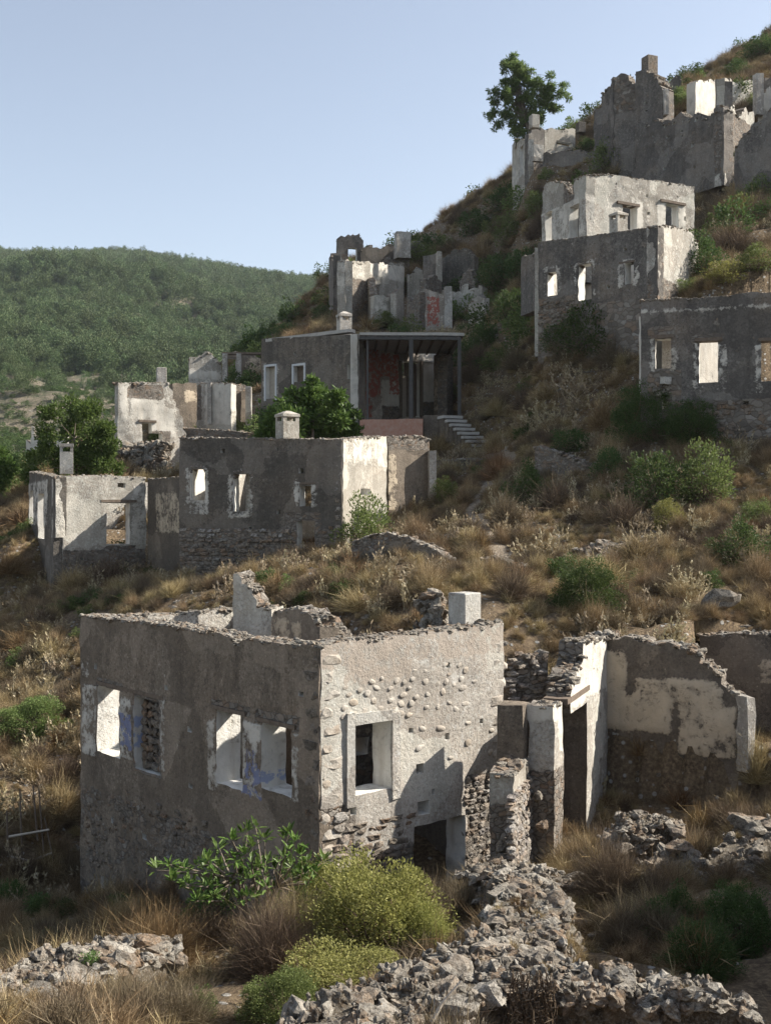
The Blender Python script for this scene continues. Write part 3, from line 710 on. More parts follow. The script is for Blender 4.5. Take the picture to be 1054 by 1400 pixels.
for k, (px, py, d, s) in enumerate([(690,1175,19.2,.34),(676,1185,19.1,.3),(700,1196,19,.25),(688,1158,19.3,.28),(735,1090,20.3,.2),(742,1130,20.2,.2),(718,1050,20.4,.18)]):
    stone_obj(hK, (*P(px, d), zz(py, d)), (s * 1.2, s, s * .8), (k, k * .7, k * 2.), M['stone'])
# ------------------------------------------------------------------ further wall on the right edge
hR = root_at(P(990, 27.8), 'dark retaining wall at the right edge with a strip of dry grass along its top', 'wall', 'retaining_wall')
R2 = wall(hR, P(955, 27.3), P(1130, 26.6), [(957,868),(1054,866),(1130,862)], M['court'], th=.5, cell=.2, base=-6.5, white=[(1040,1075,900,940)], cope=.14)
# ------------------------------------------------------------------ middle house with arched windows (B)
hB = root_at(B1, 'long shaded house above the foreground ruin with two tall arched windows and gabled chimney')
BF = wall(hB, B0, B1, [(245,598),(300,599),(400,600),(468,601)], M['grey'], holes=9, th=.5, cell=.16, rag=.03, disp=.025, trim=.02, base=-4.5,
    ops=[(261,281,641,684),(319,342,648,699),(410,426,664,692),(406,430,712,768),(378,381,612,616)],
    bare=[(245,468,722,900),(390,440,700,800),(245,300,740,900)], white=[(255,262,640,690),(280,286,640,695),(312,319,648,708),(341,348,648,708),(312,348,699,710),(258,286,684,704),(405,410,660,695),(425,430,660,695)], cope=.12)
for (p0, p1, q) in ((261,281,641),(319,342,648)):             # arch heads
    u0, u1 = BF.u(p0), BF.u(p1); r = (u1 - u0) / 2; zc = BF.z((p0 + p1) / 2, q) - r * .55
    for k in range(9):
        an = math.pi * (k + .5) / 9
        o = stone_obj(hB, wp(BF, (u0 + u1) / 2 + math.cos(an) * r * 1.12, zc + math.sin(an) * r * .9 + .02, -.17), (.17, .42, .13), (0, -an, math.atan2(BF.t[1], BF.t[0])), M['stoneA'], 'arch_stone', BLOCK)
lintel(BF, 403, 432, 661, hB, .06, .03)
face_stones(BF, [(247,404,735,800),(432,466,720,800)], .28, M['stoneD'], .03, keep=.85)
face_stones(BF, [(247,404,722,735)], .28, M['stoneA'], .02, keep=.5)
for k in range(14):
    for wl, u in ((BF, BF.L - .16),):
        stone_obj(hB, wp(wl, u, 2.2 - k * .3, -.06), (.3 if k % 2 else .2, .16, .24), (0, 0, math.atan2(wl.t[1], wl.t[0])), M['stoneA'], 'quoin', BLOCK)
BS = wall(hB, B1, B2, [(468,601),(500,598),(530,597)], M['greyC'], th=.5, cell=.16, rag=.05, disp=.03, trim=.04, base=-3.5, flip=False, ops=[(495,508,668,677)], white=[(468,530,600,640)], cope=.13)
if BS.n[0] < 0: pass
BE0 = (B2[0] + .05, B2[1]); BE1 = P(588, 44.6)
BEx = wall(hB, BE0, BE1, [(530,597),(575,596),(588,600)], M['court'], th=.45, cell=.16, base=-.5, bare=[(530,592,596,616)], white=[(530,545,620,700)], cope=.12)
box(hB, 'wall_end', (*P(590.5, 44.4), zz(658, 44.4)), (.27, .5, 2.3), M['whiteb'], .1, 0, .02)
box(hB, 'door_jamb', (*P(539, 44.1), zz(664, 44.1)), (.3, .2, 1.75), M['whiteb'], .3, 0, .02)
wall(hB, B0, B3, [(0,2.5),(2,2.4),(4.9,2.3)], M['lit'], th=.45, cell=.25, uz=True, base=-3, trim=.05, white=[(200,300,600,720)], shift=.47)
wall(hB, B3, (B2[0] - .2, B2[1] + .06), [(0,2.0),(1.5,1.9),(2.4,1.5),(3.6,1.9),(5.6,2.1)], M['lit'], th=.45, cell=.25, uz=True, base=-2, trim=.05, ops=[(2.6,3.5,-.2,1.4,'uz')])
wall(hB, P(352, 40.4), P(366, 44.2), [(0,1.9),(4,1.9)], M['lit'], th=.4, cell=.25, uz=True, base=-2)
chimney(hB, 375, 411, 562, 600, 40.2, M['greyC'], .55, cap=True, pyr=True)
chimney(hA, 0, 0, 0, 0, 1, M['greyC']) if False else None
hW = root_at(P(550, 36), 'low curved garden wall with a broken top below the middle house, in shade', 'wall', 'garden_wall')
wall(hW, P(480, 37.2), P(626, 35.2), [(480,742),(500,733),(530,729),(560,737),(590,749),(610,762),(626,780)], M['grey'], th=.45, cell=.16, rag=.06, disp=.04, base=-3.6, cope=.16) if False else wall(hW, P(480, 34.4), P(626, 32.6), [(480,742),(500,733),(530,729),(560,737),(590,749),(610,762),(626,780)], M['grey'], th=.45, cell=.16, rag=.06, disp=.04, base=-3.6, bare=[(480,530,725,800),(480,626,725,742)], cope=.16)
# ------------------------------------------------------------------ house with open corner at left (C)
C0 = P(75, 44); C1 = P(201, 46.0); C2 = P(40, 50)
hC = root_at(C0, 'beige ruin at the left edge with split white corner, wide doorway and stepped chimney')
wall(hC, C2, C0, [(40,645),(60,649),(75,652)], M['grey'], th=.45, cell=.18, rag=.04, base=-5.0, ops=[(41,46,671,716),(53,61,675,736)], white=[(38,66,660,720)], cope=.12)
CF = wall(hC, C0, C1, [(75,654),(88,654),(90,651),(140,650),(201,653)], M['greyC'], holes=5, th=.45, cell=.16, rag=.05, disp=.03, trim=.04, base=-4.6, ops=[(146,178,688,744),(73,86,735,820),(86,91,676,700),(87,90,655,680)], white=[(75,88,655,735),(180,201,662,745)], bare=[(75,201,752,860),(140,185,745,860)], cope=.13)
lintel(CF, 138, 187, 685, hC, .1, .05)
wall(hC, P(201.5, 45.9), P(247, 43.6), [(201,655),(247,652)], M['court'], th=.4, cell=.2, base=-3.2, white=[(212,247,672,730)], cope=.1)
wall(hC, P(140, 49.5), P(215, 51), [(140,660),(215,660)], M['lit'], th=.4, cell=.25, base=-3.2, ops=[(170,176,690,720)])
chimney(hC, 80, 103, 606, 648, 45.5, M['whiteb'], .25)
# ------------------------------------------------------------------ ruin D (two parts)
hD = root_at(P(200, 60), 'whitewashed ruin with dark doorway, rubble filled corner and square chimney on its flat top')
DF = wall(hD, P(161, 61), P(256, 63), [(161,524),(200,523),(232,524),(238,545),(246,560),(256,598)], M['lit'], th=.5, cell=.2, rag=.1, disp=.05, trim=.02, base=1.0,
    ops=[(195,208,578,607),(208,222,592,612)], white=[(180,226,548,570),(163,172,526,575),(205,240,555,600)], bare=[(176,226,526,546),(165,232,605,660),(208,232,590,640)], cope=.16)
lintel(DF, 190, 214, 576, hD, .12, .06)
items = [((*P(rs.gauss(200, 15), 60.4 + rs.random()), zz(rs.uniform(606, 640), 60.8)), (rs.uniform(.3, .6),) * 2 + (rs.uniform(.2, .4),), (rs.random(), rs.random(), rs.random() * 6)) for _ in range(120)]
for it in items: stone_obj(hD, *it, M['stone'])
wall(hD, P(158, 65), P(162, 61.5), [(158,526),(162,526)], M['grey'], th=.4, cell=.3, base=1)
wall(hD, P(236, 66), P(272, 67), [(236,524),(272,524)], M['court'], th=.4, cell=.25, base=2, white=[(250,272,530,552)])
wall(hD, P(269, 66), P(317, 64.5), [(269,524),(317,524)], M['lit'], th=.4, cell=.25, base=2, bare=[(269,276,524,575)], white=[(280,317,524,580)], cope=.1, rag=.08)
box(hD, 'pilaster', (*P(287, 65.2), zz(552, 65.2)), (.22, .22, 2.3), M['whiteb'], 0, 0, .03)
wall(hD, P(316, 66), P(337, 66.6), [(316,526),(337,526)], M['court'], th=.4, cell=.25, base=2, bare=[(316,337,526,533)], cope=.12)
box(hD, 'wall_end', (*P(340.5, 66.2), zz(560, 66.2)), (.3, .5, 2.6), M['whiteb'], 0, 0, .03)
wall(hD, P(250, 63.3), P(345, 62.5), [(250,585),(300,588),(345,592)], M['rub'], th=.5, cell=.25, base=1, cope=.2)
chimney(hD, 213, 229, 503, 524, 64, M['whiteb'], .3, cap=False)
hD2 = root_at(P(300, 74), 'small ruin with pale pilasters between the white ruin and the porch house')
wall(hD2, P(259, 74), P(304, 74.6), [(259,486),(262,483),(300,484),(304,486)], M['lit'], th=.5, cell=.25, base=3, rag=.1, cope=.18, white=[(259,300,505,520)])
for px in (308, 327):
    box(hD2, 'pilaster', (*P(px, 74.2), zz(505, 74.2)), (.3, .3, 2.0), M['whiteb'], 0, 0, .03)
wall(hD2, P(304, 75.5), P(357, 76), [(304,482),(357,482)], M['court'], th=.4, cell=.3, base=3, ops=[(312,323,490,524)], white=[(335,357,486,520)], cope=.1)
box(hD2, 'lintel', (*P(332, 74.4), zz(483.5, 74.4)), (2.6, .4, .14), M['wood'], 0, .01, .02)
# ------------------------------------------------------------------ porch house (E)
hE = root_at(E1, 'grey house with pale trimmed windows and a flat porch roof on thin dark posts')
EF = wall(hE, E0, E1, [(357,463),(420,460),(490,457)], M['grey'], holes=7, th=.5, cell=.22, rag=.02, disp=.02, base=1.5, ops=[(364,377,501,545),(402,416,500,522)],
          blocked=[(475,481,498,518)], white=[(361,364,497,545),(377,379,497,545),(361,379,497,501),(399,402,495,525),(416,418,495,525),(399,418,495,500)])
wb = plain_mat('blue_white_trim', (.50, .53, .55), (.62, .62, .60), 5)
for p0, p1, q0, q1 in ((364,377,501,545),(402,416,500,522)):
    u0, u1 = EF.u(p0), EF.u(p1); pm = (p0 + p1) / 2; z0, z1 = EF.z(pm, q1), EF.z(pm, q0); ra = math.atan2(EF.t[1], EF.t[0])
    for c, s in (((u0 - .05, (z0 + z1) / 2), (.11, .07, z1 - z0 + .2)), ((u1 + .05, (z0 + z1) / 2), (.11, .07, z1 - z0 + .2)), (((u0 + u1) / 2, z1 + .05), (u1 - u0, .07, .11))):
        box(hE, 'window_frame', wp(EF, c[0], c[1], .02), s, wb, ra, .005)
    box(hE, 'shutter', wp(EF, (u0 + u1) / 2, (z0 + z1) / 2, -.3), (u1 - u0, .05, z1 - z0), M['woodpale'] if p0 < 380 else M['wood'], ra, .005)
box(hE, 'roof_edge', (*P(423, 59.3), zz(459.6, 59.3)), (5.6, .5, .16), M['slab'], math.atan2(EF.t[1], EF.t[0]), .01, .03)
EN0 = P(500, 60.5); EN1 = P(597, 63.6)
wall(hE, E1, P(501, 61), [(490,457),(501,459)], M['lit'], th=.4, cell=.2, base=2.5, trim=.04, rag=.03, white=[(485,505,455,575)])
EB = wall(hE, EN0, EN1, [(500,462),(597,465)], M['red'], th=.4, cell=.18, disp=.03, base=2.8, ops=[(548,575,494,570)], paint=[(500,519,470,545),(500,508,462,570),(516,530,480,515),(530,546,485,540)], white=[(575,597,470,570),(520,548,520,570)], bare=[(520,545,556,580),(575,597,550,580)])
for p in (547, 575.5): box(hE, 'door_frame', wp(EB, EB.u(p), EB.z(p, 532), .03), (.14, .16, 3.0), M['wood'], math.atan2(EB.t[1], EB.t[0]), .01)
box(hE, 'door', wp(EB, EB.u(553.5), EB.z(553, 541), -.2), (.72, .05, 2.2), M['woodpale'], math.atan2(EB.t[1], EB.t[0]) + .35, .01)
box(hE, 'door_panel', wp(EB, EB.u(566), EB.z(566, 532), -.32), (.9, .05, 2.8), M['wood'], math.atan2(EB.t[1], EB.t[0]), .01)
box(hE, 'lintel', wp(EB, EB.u(584), EB.z(584, 494), .04), (1.0, .1, .12), M['slab'], math.atan2(EB.t[1], EB.t[0]), .01)
wall(hE, P(598, 62), P(612, 62.4), [(598,484),(612,486)], M['court'], th=.35, cell=.2, base=3, white=[(596,612,520,560)])
wall(hE, P(611, 61.2), P(619, 62.6), [(611,484),(619,484)], M['rub'], th=.5, cell=.2, base=3, rag=.08, cope=.2)
# porch roof: slab, edge beam, joists, posts
dP = 56.0
xa, xb = P(489, dP)[0], P(632, dP)[0]
rz = .03
box(hE, 'porch_roof', ((xa + xb) / 2, dP + 3.2, zz(456.5, dP)), (xb - xa, 6.4, .14), M['slab'], rz, .01, .02)
box(hE, 'beam', ((xa + xb) / 2, dP + .1, zz(462.2, dP)), (xb - xa - .1, .2, .16), M['steel'], rz, .01)
for k in range(9):
    box(hE, 'joist', (xa + .3 + (xb - xa - .6) * k / 8, dP + 3.2, zz(459.3, dP) - .02), (.1, 6.2, .1), M['wood'], rz, .005)
for px, wd, py1 in ((502.5, .11, 574), (562, .2, 572), (628, .17, 568)):
    z0 = zz(py1, dP); z1 = zz(463.8, dP)
    box(hE, 'post', (P(px, dP)[0], dP + .12, (z0 + z1) / 2), (wd, wd, z1 - z0), M['steel'], .0, .01)
block_px(hE, 'porch_base', 492, 578, 573, 612, 55.2, 5.6, M['redb'], 0, .04)
block_px(hE, 'landing', 579, 632, 567.5, 625, 55.6, 5.0, M['court'], 0, .05)
for k in range(9):                                           # nine concrete steps down to the right
    px = 612 + k * 5.6; zt = zz(568 + k * 5.7, 55.0); x0, y0 = P(px, 55.0 - .12 * k)
    box(hE, 'step', (x0, y0 + .75, zt - .075), (1.0, 1.5, .13), M['slab'], .35, .02, .02)
    box(hE, 'riser', (x0 - .06, y0 + .86, zt - .6), (.85, 1.4, .92), M['court'], .35, 0, .03)  # darker block: shade between the treads put in by colour
chimney(hE, 459, 482, 426, 459, 60.5, M['whiteb'], .35, cap=True, pyr=True)
# ------------------------------------------------------------------ wall terraces between
def lone(name, label, a, b, top, mat, cat='wall', **k):
    h = root_at(((a[0] + b[0]) / 2, (a[1] + b[1]) / 2), label, cat, name); Wq = wall(h, a, b, top, mat, **k)
    print('LONE', label[:30], [round(Wq.top(Wq.L*t) - gnd(*wp(Wq, Wq.L*t, 0, .4)[:2]),2) for t in (0,.5,1)]); return h
lone('terrace_wall', 'low terrace wall just below the concrete steps beside the path', P(597, 51.5), P(668, 50), [(597,630),(640,627),(668,628)], M['grey'], th=.5, cell=.2, rag=.05, bare=[(597,668,620,660)], cope=.16)
lone('terrace_wall', 'sloping retaining wall of the dark mound right of the path', P(730, 43), P(829, 41.5), [(730,610),(760,618),(800,634),(829,647)], M['rub'], th=.6, cell=.2, rag=.08, cope=.2)
lone('terrace_wall', 'stone terrace wall at the right edge behind the round green shrubs', P(960, 41.2), P(1085, 39.6), [(960,622),(1010,618),(1085,628)], M['rub'], th=.6, cell=.2, rag=.08, cope=.2)
lone('terrace_wall', 'short dark terrace wall under the bushes above the porch house steps', P(648, 66), P(735, 61), [(648,470),(700,466),(735,474)], M['rub'], th=.6, cell=.3, rag=.1, cope=.25)
lone('terrace_wall', 'broken line of terrace stones across the dry slope above the courtyard', P(800, 33.0), P(905, 34.5), [(800,752),(830,742),(870,746),(905,752)], M['rub'], th=.6, cell=.2, rag=.1, cope=.25)
lone('terrace_wall', 'low ledge of stones beside the path above the white chimney block', P(640, 33.5), P(705, 32.5), [(640,772),(668,764),(705,776)], M['rub'], th=.7, cell=.2, rag=.1, cope=.28)
lone('terrace_wall', 'long low terrace wall behind the roofless front house', P(440, 30.5), P(570, 29.0), [(440,842),(500,832),(545,836),(570,842)], M['rub'], th=.5, cell=.18, rag=.08, cope=.2)
lone('terrace_wall', 'short terrace wall on the sunlit knoll right of the concrete steps', P(745, 51), P(835, 53), [(745,560),(790,540),(835,540)], M['rub'], th=.7, cell=.25, rag=.1, cope=.28)
# ------------------------------------------------------------------ house at right (G)
hG = root_at(G0, 'shaded house at the right edge with timber lintels and bright walls showing through its windows')
GF = wall(hG, G0, (G0[0] + (G1[0] - G0[0]) * 1.7, G0[1] + (G1[1] - G0[1]) * 1.7), [(875,410),(920,408),(960,407),(1000,404),(1025,399),(1054,401),(1080,401),(1150,399),(1250,403)], M['upper'], holes=9, th=.5, cell=.17, rag=.03, disp=.03, base=.6,
    ops=[(895,917,463,504),(955,981,465,523),(1040,1064,466,521),(1120,1144,466,521),(905,912,540,560)], bare=[(875,1080,548,640),(888,930,508,600),(888,921,448,462),(950,987,456,466)],
    white=[(885,895,450,540),(917,926,470,545),(946,955,470,535),(981,992,470,535),(1030,1040,470,540),(875,1080,415,425)], cope=.1)
lintel(GF, 889, 921, 460, hG, .12, .05); lintel(GF, 949, 987, 464, hG, .12, .05); lintel(GF, 1036, 1070, 464, hG, .12, .05)
face_stones(GF, [(878,1050,548,590)], .3, M['stoneD'], .03, keep=.6)
wall(hG, P(884, 44.2), P(1100, 51), [(884,432),(940,428),(1000,440),(1100,420)], M['lit'], th=.4, cell=.25, base=3.3, white=[(860,1100,400,560)], ops=[(990,1002,480,530)])
wall(hG, P(918, 42.6), P(925, 46), [(0,7.4),(3,7.2)], M['lit'], th=.35, cell=.25, uz=True, base=3.3)
box(hG, 'boulder', (*P(909, 41.6), zz(520, 41.6)), (.28, .25, .26), M['whiteb'], .5, 0, .05)
items = [((*P(rs.uniform(896, 920), 41.7 + rs.random() * .2), zz(rs.uniform(524, 545), 41.7)), (rs.uniform(.12, .25),) * 3, (rs.random(), rs.random(), rs.random() * 6)) for _ in range(36)]
for it in items: stone_obj(hG, *it, M['stone'])
# ------------------------------------------------------------------ houses H
hH = root_at(P(820, 50), 'tall house with three oval plastered window surrounds and a brightly lit side wall')
H0, H1 = P(735, 52), P(899, 48)
HF = wall(hH, H0, H1, [(735,331),(770,327),(832,319),(899,309)], M['upper'], holes=9, th=.5, cell=.18, rag=.03, disp=.03, base=5.5,
    ops=[(748,761,372,404),(791,808,361,410),(854,866,359,388),(829,833,390,394),(884,887,381,386)], bare=[(735,800,408,500),(735,899,415,500)],
    white=[(741,748,366,405),(761,767,366,400),(745,764,361,368),(781,791,360,415),(808,815,360,405),(788,812,353,361),(846,854,360,392),(866,874,360,392),(852,868,353,359)], cope=.1)
face_stones(HF, [(737,790,410,470)], .28, M['stoneD'], .03, keep=.8)
lintel(HF, 846, 868, 358, hH, .08, .03)
for p0, p1, q in ((748,761,372),(791,808,361)):
    u0, u1 = HF.u(p0), HF.u(p1); r = (u1 - u0) / 2; zc = HF.z((p0 + p1) / 2, q) - r * .4
    for k in range(7):
        an = math.pi * (k + .5) / 7
        stone_obj(hH, wp(HF, (u0 + u1) / 2 + math.cos(an) * r * 1.1, zc + math.sin(an) * r * .8 + .03, -.2), (.2, .4, .14), (0, -an, math.atan2(HF.t[1], HF.t[0])), M['stoneD'], 'arch_stone', BLOCK)
HS = wall(hH, H1, P(952, 51.6), [(899,309),(915,309),(935,313),(947,320),(952,336)], M['lit'], th=.5, cell=.18, rag=.06, disp=.04, trim=.04, base=7, cope=.14, bare=[(899,925,385,440)])
wall(hH, P(712, 55), P(736, 53), [(712,352),(736,346)], M['upper'], th=.5, cell=.3, base=9.2, cope=.12)
wall(hH, P(742, 52.6), P(790, 57.2), [(742,338),(790,340)], M['lit'], th=.4, cell=.3, base=7)
wall(hH, P(775, 57.2), P(950, 53.0), [(775,335),(950,330)], M['lit'], th=.4, cell=.3, base=8, white=[(770,870,330,420)])
box(hH, 'roof_slab_edge', (*P(817, 49.7), zz(321.5, 49.9)), (5.0, .5, .1), M['slab'], math.atan2(HF.t[1], HF.t[0]), 0, .03) if False else None
chimney(hH, 832, 858, 289, 320, 49.6, M['greyC'], .5, cap=True, pyr=True)
hI = root_at(P(800, 57), 'roofless pale house standing directly above the one with oval windows')
wall(hI, P(741, 60), P(800, 56.02), [(741,266),(744,254),(752,248),(768,249),(776,262),(781,266),(783,246),(800,240)], M['greyC'], th=.5, cell=.2, rag=.06, disp=.03, base=11, ops=[(746,755,290,332),(778,792,280,329)], bare=[(770,784,240,275)], cope=.14, white=[(741,800,280,330)])
IR = wall(hI, P(800, 56), P(950, 59.6), [(800,239),(830,238),(850,241),(880,246),(905,248),(930,252),(950,256)], M['lit'], holes=7, th=.5, cell=.2, rag=.05, disp=.04, trim=.04, base=11, ops=[(851,870,281,314),(910,927,279,313),(841,843,250,253),(882,885,266,270),(884,888,290,294),(935,938,296,302)], cope=.12, white=[(870,878,278,320),(900,910,278,318),(927,936,278,310)])
lintel(IR, 843, 873, 279, hI, .13, .08); lintel(IR, 902, 936, 277, hI, .13, .08)
wall(hI, P(762, 62.5), P(950, 63), [(762,262),(850,268),(950,262)], M['upper'], th=.4, cell=.3, base=12, ops=[(775,790,282,300)])
# ------------------------------------------------------------------ castle like ruin on the ridge
hT = root_at(P(930, 71), 'tall castle-like ruin on the ridge with a high grey retaining wall and square chimney tower')
I0, I1 = P(868, 74), P(989, 68)
wall(hT, I0, I1, [(868,165),(905,162),(950,156),(989,146)], M['upper'], holes=14, th=.8, cell=.28, rag=.05, disp=.05, base=19, ops=[(918,922,166,170),(950,954,160,166),(910,913,185,189),(945,949,195,201),(975,978,193,197),(908,911,210,214),(948,951,226,231),(930,933,178,181),(905,908,228,232)], cope=.22)
wall(hT, I1, P(1031, 71.5), [(989,146),(1010,148),(1031,150)], M['lit'], th=.6, cell=.28, rag=.08, disp=.06, trim=.05, base=19, cope=.18, bare=[(989,1040,165,250)])
wall(hT, P(868.5, 75), P(905, 73.4), [(868,100),(871,94),(895,93),(898,104),(902,112),(903,124),(905,126)], M['upper'], th=1.2, cell=.28, rag=.08, disp=.06, base=22, ops=[(880,883,139,143),(881,884,150,153)], cope=.2, name='tower')
box(hT, 'wall_end', (*P(908, 73.6), zz(141, 73.6)), (.3, .6, 1.6), M['whiteb'], .2, 0, .04)
chimney(hT, 877, 898, 78, 106, 75, M['stoneD'], .4, cap=False)
wall(hT, P(812, 80), P(838, 77.5), [(812,148),(819,147),(820,120),(830,119),(833,122),(834,108),(838,106)], M['upper'], th=.8, cell=.28, rag=.1, disp=.08, base=20, cope=.2)
wall(hT, P(838, 77.6), P(870, 76.4), [(838,105),(850,103),(870,103)], M['upper'], th=.8, cell=.28, rag=.08, disp=.1, base=20, bare=[(838,870,100,150)], cope=.2)
wall(hT, P(904, 80), P(931, 80), [(904,120),(912,112),(925,106),(931,106)], M['upper'], th=.5, cell=.3, base=23, rag=.08, cope=.15)
wall(hT, P(950, 75), P(980, 78), [(950,112),(956,108),(980,110)], M['lit'], th=.6, cell=.28, base=23, rag=.08, step=.1, white=[(945,985,105,160)])
wall(hT, P(977, 71), P(990, 69.5), [(977,108),(990,106)], M['upper'], th=.5, cell=.3, base=23)
wall(hT, P(990, 69.5), P(999.5, 70.6), [(990,106),(1000,108)], M['greyC'], th=.5, cell=.3, base=23)
wall(hT, P(999, 79), P(1034, 80), [(999,112),(1034,106)], M['greyC'], th=.5, cell=.3, base=24, rag=.05, step=.1, white=[(999,1034,105,150)])
hU = root_at(P(1050, 76), 'white roofless building cut off by the right edge high on the ridge')
wall(hU, P(1031, 77), P(1120, 72), [(1031,104),(1120,92)], M['upper'], th=.4, cell=.3, base=24, white=[(1030,1120,104,150)])
box(hU, 'pier', (*P(1036, 74), zz(130, 74)), (.5, .5, 2.6), M['whiteb'], .2, 0, .03)
wall(hU, P(1042, 74), P(1100, 76.4), [(1042,118),(1100,116)], M['lit'], th=.4, cell=.3, base=24, white=[(1040,1100,110,160)], ops=[(1062,1075,122,150)])
hV = lone('retaining_wall', 'dark retaining wall cut off by the right edge below the ridge buildings', P(1003, 66.5), P(1100, 62), [(1003,200),(1015,180),(1031,165),(1054,150),(1100,140)], M['upper'], th=.8, cell=.3, base=14, cope=.2)
# ------------------------------------------------------------------ small house by the pine (J)
hJ = root_at(P(740, 86), 'small ruin on the skyline at the foot of the pine tree with white pilasters')
wall(hJ, P(700, 92), P(722, 86), [(700,192),(708,190),(722,188)], M['greyC'], th=.4, cell=.3, base=22, ops=[(703,707,200,240),(711,715,200,240)], white=[(700,722,190,245)])
wall(hJ, P(722, 86), P(744, 87), [(722,176),(735,172),(744,176)], M['upper'], th=.4, cell=.3, base=22)
box(hJ, 'pier', (*P(735, 85), zz(210, 85)), (.8, .4, 1.2), M['whiteb'], .3, 0, .03)
wall(hJ, P(744, 88), P(786, 89.5), [(744,174),(760,172),(786,175)], M['greyC'], th=.4, cell=.3, base=24, ops=[(760,782,194,199)], cope=.15)
wall(hJ, P(742, 84), P(824, 81), [(742,208),(760,203),(790,199),(800,203),(824,201)], M['upper'], th=.6, cell=.3, base=20, rag=.08, cope=.2)
chimney(hJ, 723, 737, 158, 176, 87, M['greyC'], .3, cap=False)
box(hJ, 'pier', (*P(819, 82), zz(190, 82)), (.5, .5, 1.6), M['greyC'], .2, 0, .03)
chimney(hJ, 787, 800, 168, 182, 90, M['upper'], .3, cap=False)
# ------------------------------------------------------------------ ruins F below the skyline
hF = root_at(P(500, 84), 'jumbled roofless ruin on the middle skyline with a white plastered wall and a small tower')
wall(hF, P(461, 91), P(502, 91.5), [(461,321),(475,320),(493,319),(502,345)], M['upper'], th=.5, cell=.28, base=16, ops=[(476,488,339,362)], rag=.05, cope=.1)
wall(hF, P(493, 91), P(541, 92), [(493,338),(505,334),(512,336),(528,335),(541,336)], M['grey'], th=.5, cell=.3, base=16, rag=.06, cope=.15)
box(hF, 'pier', (*P(550, 90), zz(336, 90)), (1.1, .8, 2.0), M['whiteb'], .25, 0, .06)
wall(hF, P(556, 92), P(582, 92), [(556,327),(582,327)], M['upper'], th=.5, cell=.3, base=17, cope=.12)
wall(hF, P(450, 85), P(456, 82), [(450,350),(456,348)], M['upper'], th=.5, cell=.3, base=12)
wall(hF, P(459, 84), P(472, 80), [(459,352),(466,352),(472,356)], M['greyC'], th=.5, cell=.28, base=12, ops=[(461,465,372,390)], rag=.1)
wall(hF, P(472, 80), P(553, 86), [(472,354),(500,357),(530,360),(548,359),(553,358)], M['greyC'], th=.7, cell=.25, base=12, rag=.1, disp=.03, step=.12, white=[(505,553,360,382,.8),(472,500,362,395,.5)], bare=[(480,520,385,450)], cope=.15)
wall(hF, P(511, 79), P(541, 80), [(511,404),(518,401),(541,402)], M['greyC'], th=.4, cell=.25, base=11, rag=.1, white=[(515,541,403,430)])
wall(hF, P(541, 79), P(552, 80), [(541,398),(552,396)], M['greyC'], th=.4, cell=.25, base=11, rag=.1)
wall(hF, P(556, 78), P(574, 77), [(556,405),(565,398),(574,400)], M['rub'], th=.5, cell=.22, base=11, rag=.15, cope=.2)
wall(hF, P(570, 77.5), P(609, 77), [(570,398),(574,394),(609,392)], M['red'], th=.4, cell=.22, base=11, rag=.05, paint=[(580,600,405,445)], cope=.12)
box(hF, 'wall_end', (*P(612.5, 76.8), zz(423, 76.8)), (.45, .6, 2.9), M['whiteb'], .1, 0, .07)
wall(hF, P(578, 84), P(597, 83), [(578,350),(585,347),(597,348)], M['upper'], th=.5, cell=.28, base=14, rag=.08)
box(hF, 'wall_end', (*P(600, 82.8), zz(366, 82.8)), (.35, .6, 2.1), M['greyC'], .1, 0, .06)
wall(hF, P(603, 85), P(648, 83), [(603,353),(620,342),(640,338),(648,350)], M['grey'], th=.5, cell=.28, base=14, rag=.06, cope=.15)
wall(hF, P(617, 79), P(659, 77), [(617,396),(640,392),(656,388),(659,400)], M['greyC'], th=.5, cell=.28, base=11, rag=.06, cope=.15)
wall(hF, P(655, 77), P(720, 73), [(655,428),(690,432),(720,440)], M['upper'], th=.5, cell=.3, base=9, rag=.08, cope=.2)
# ------------------------------------------------------------------ far cottage left
hZ = root_at(P(60, 84), 'small white cottage with a thin chimney at the far left, half hidden by a tree', 'cottage', 'cottage')
wall(hZ, P(36, 86), P(90, 84), [(36,600),(90,598)], M['lit'], th=.4, cell=.4, base=0, white=[(36,90,598,660)])
chimney(hZ, 43, 48, 583, 600, 86, M['whiteb'], .3, cap=False)
# ------------------------------------------------------------------ unseen wall added past the right edge to shade the hollow
hO = root_at((8.6, 15.5), 'unseen wall added beyond the right edge to cast shadow into the hollow', 'wall', 'shadow_wall')
wall(hO, (7.4, 11.0), (9.0, 19.5), [(0,-.9),(3,-.8),(6,-1.1),(8.6,-2.2)], M['rub'], th=.6, cell=.3, uz=True, base=-7, rag=.1, cope=.25)
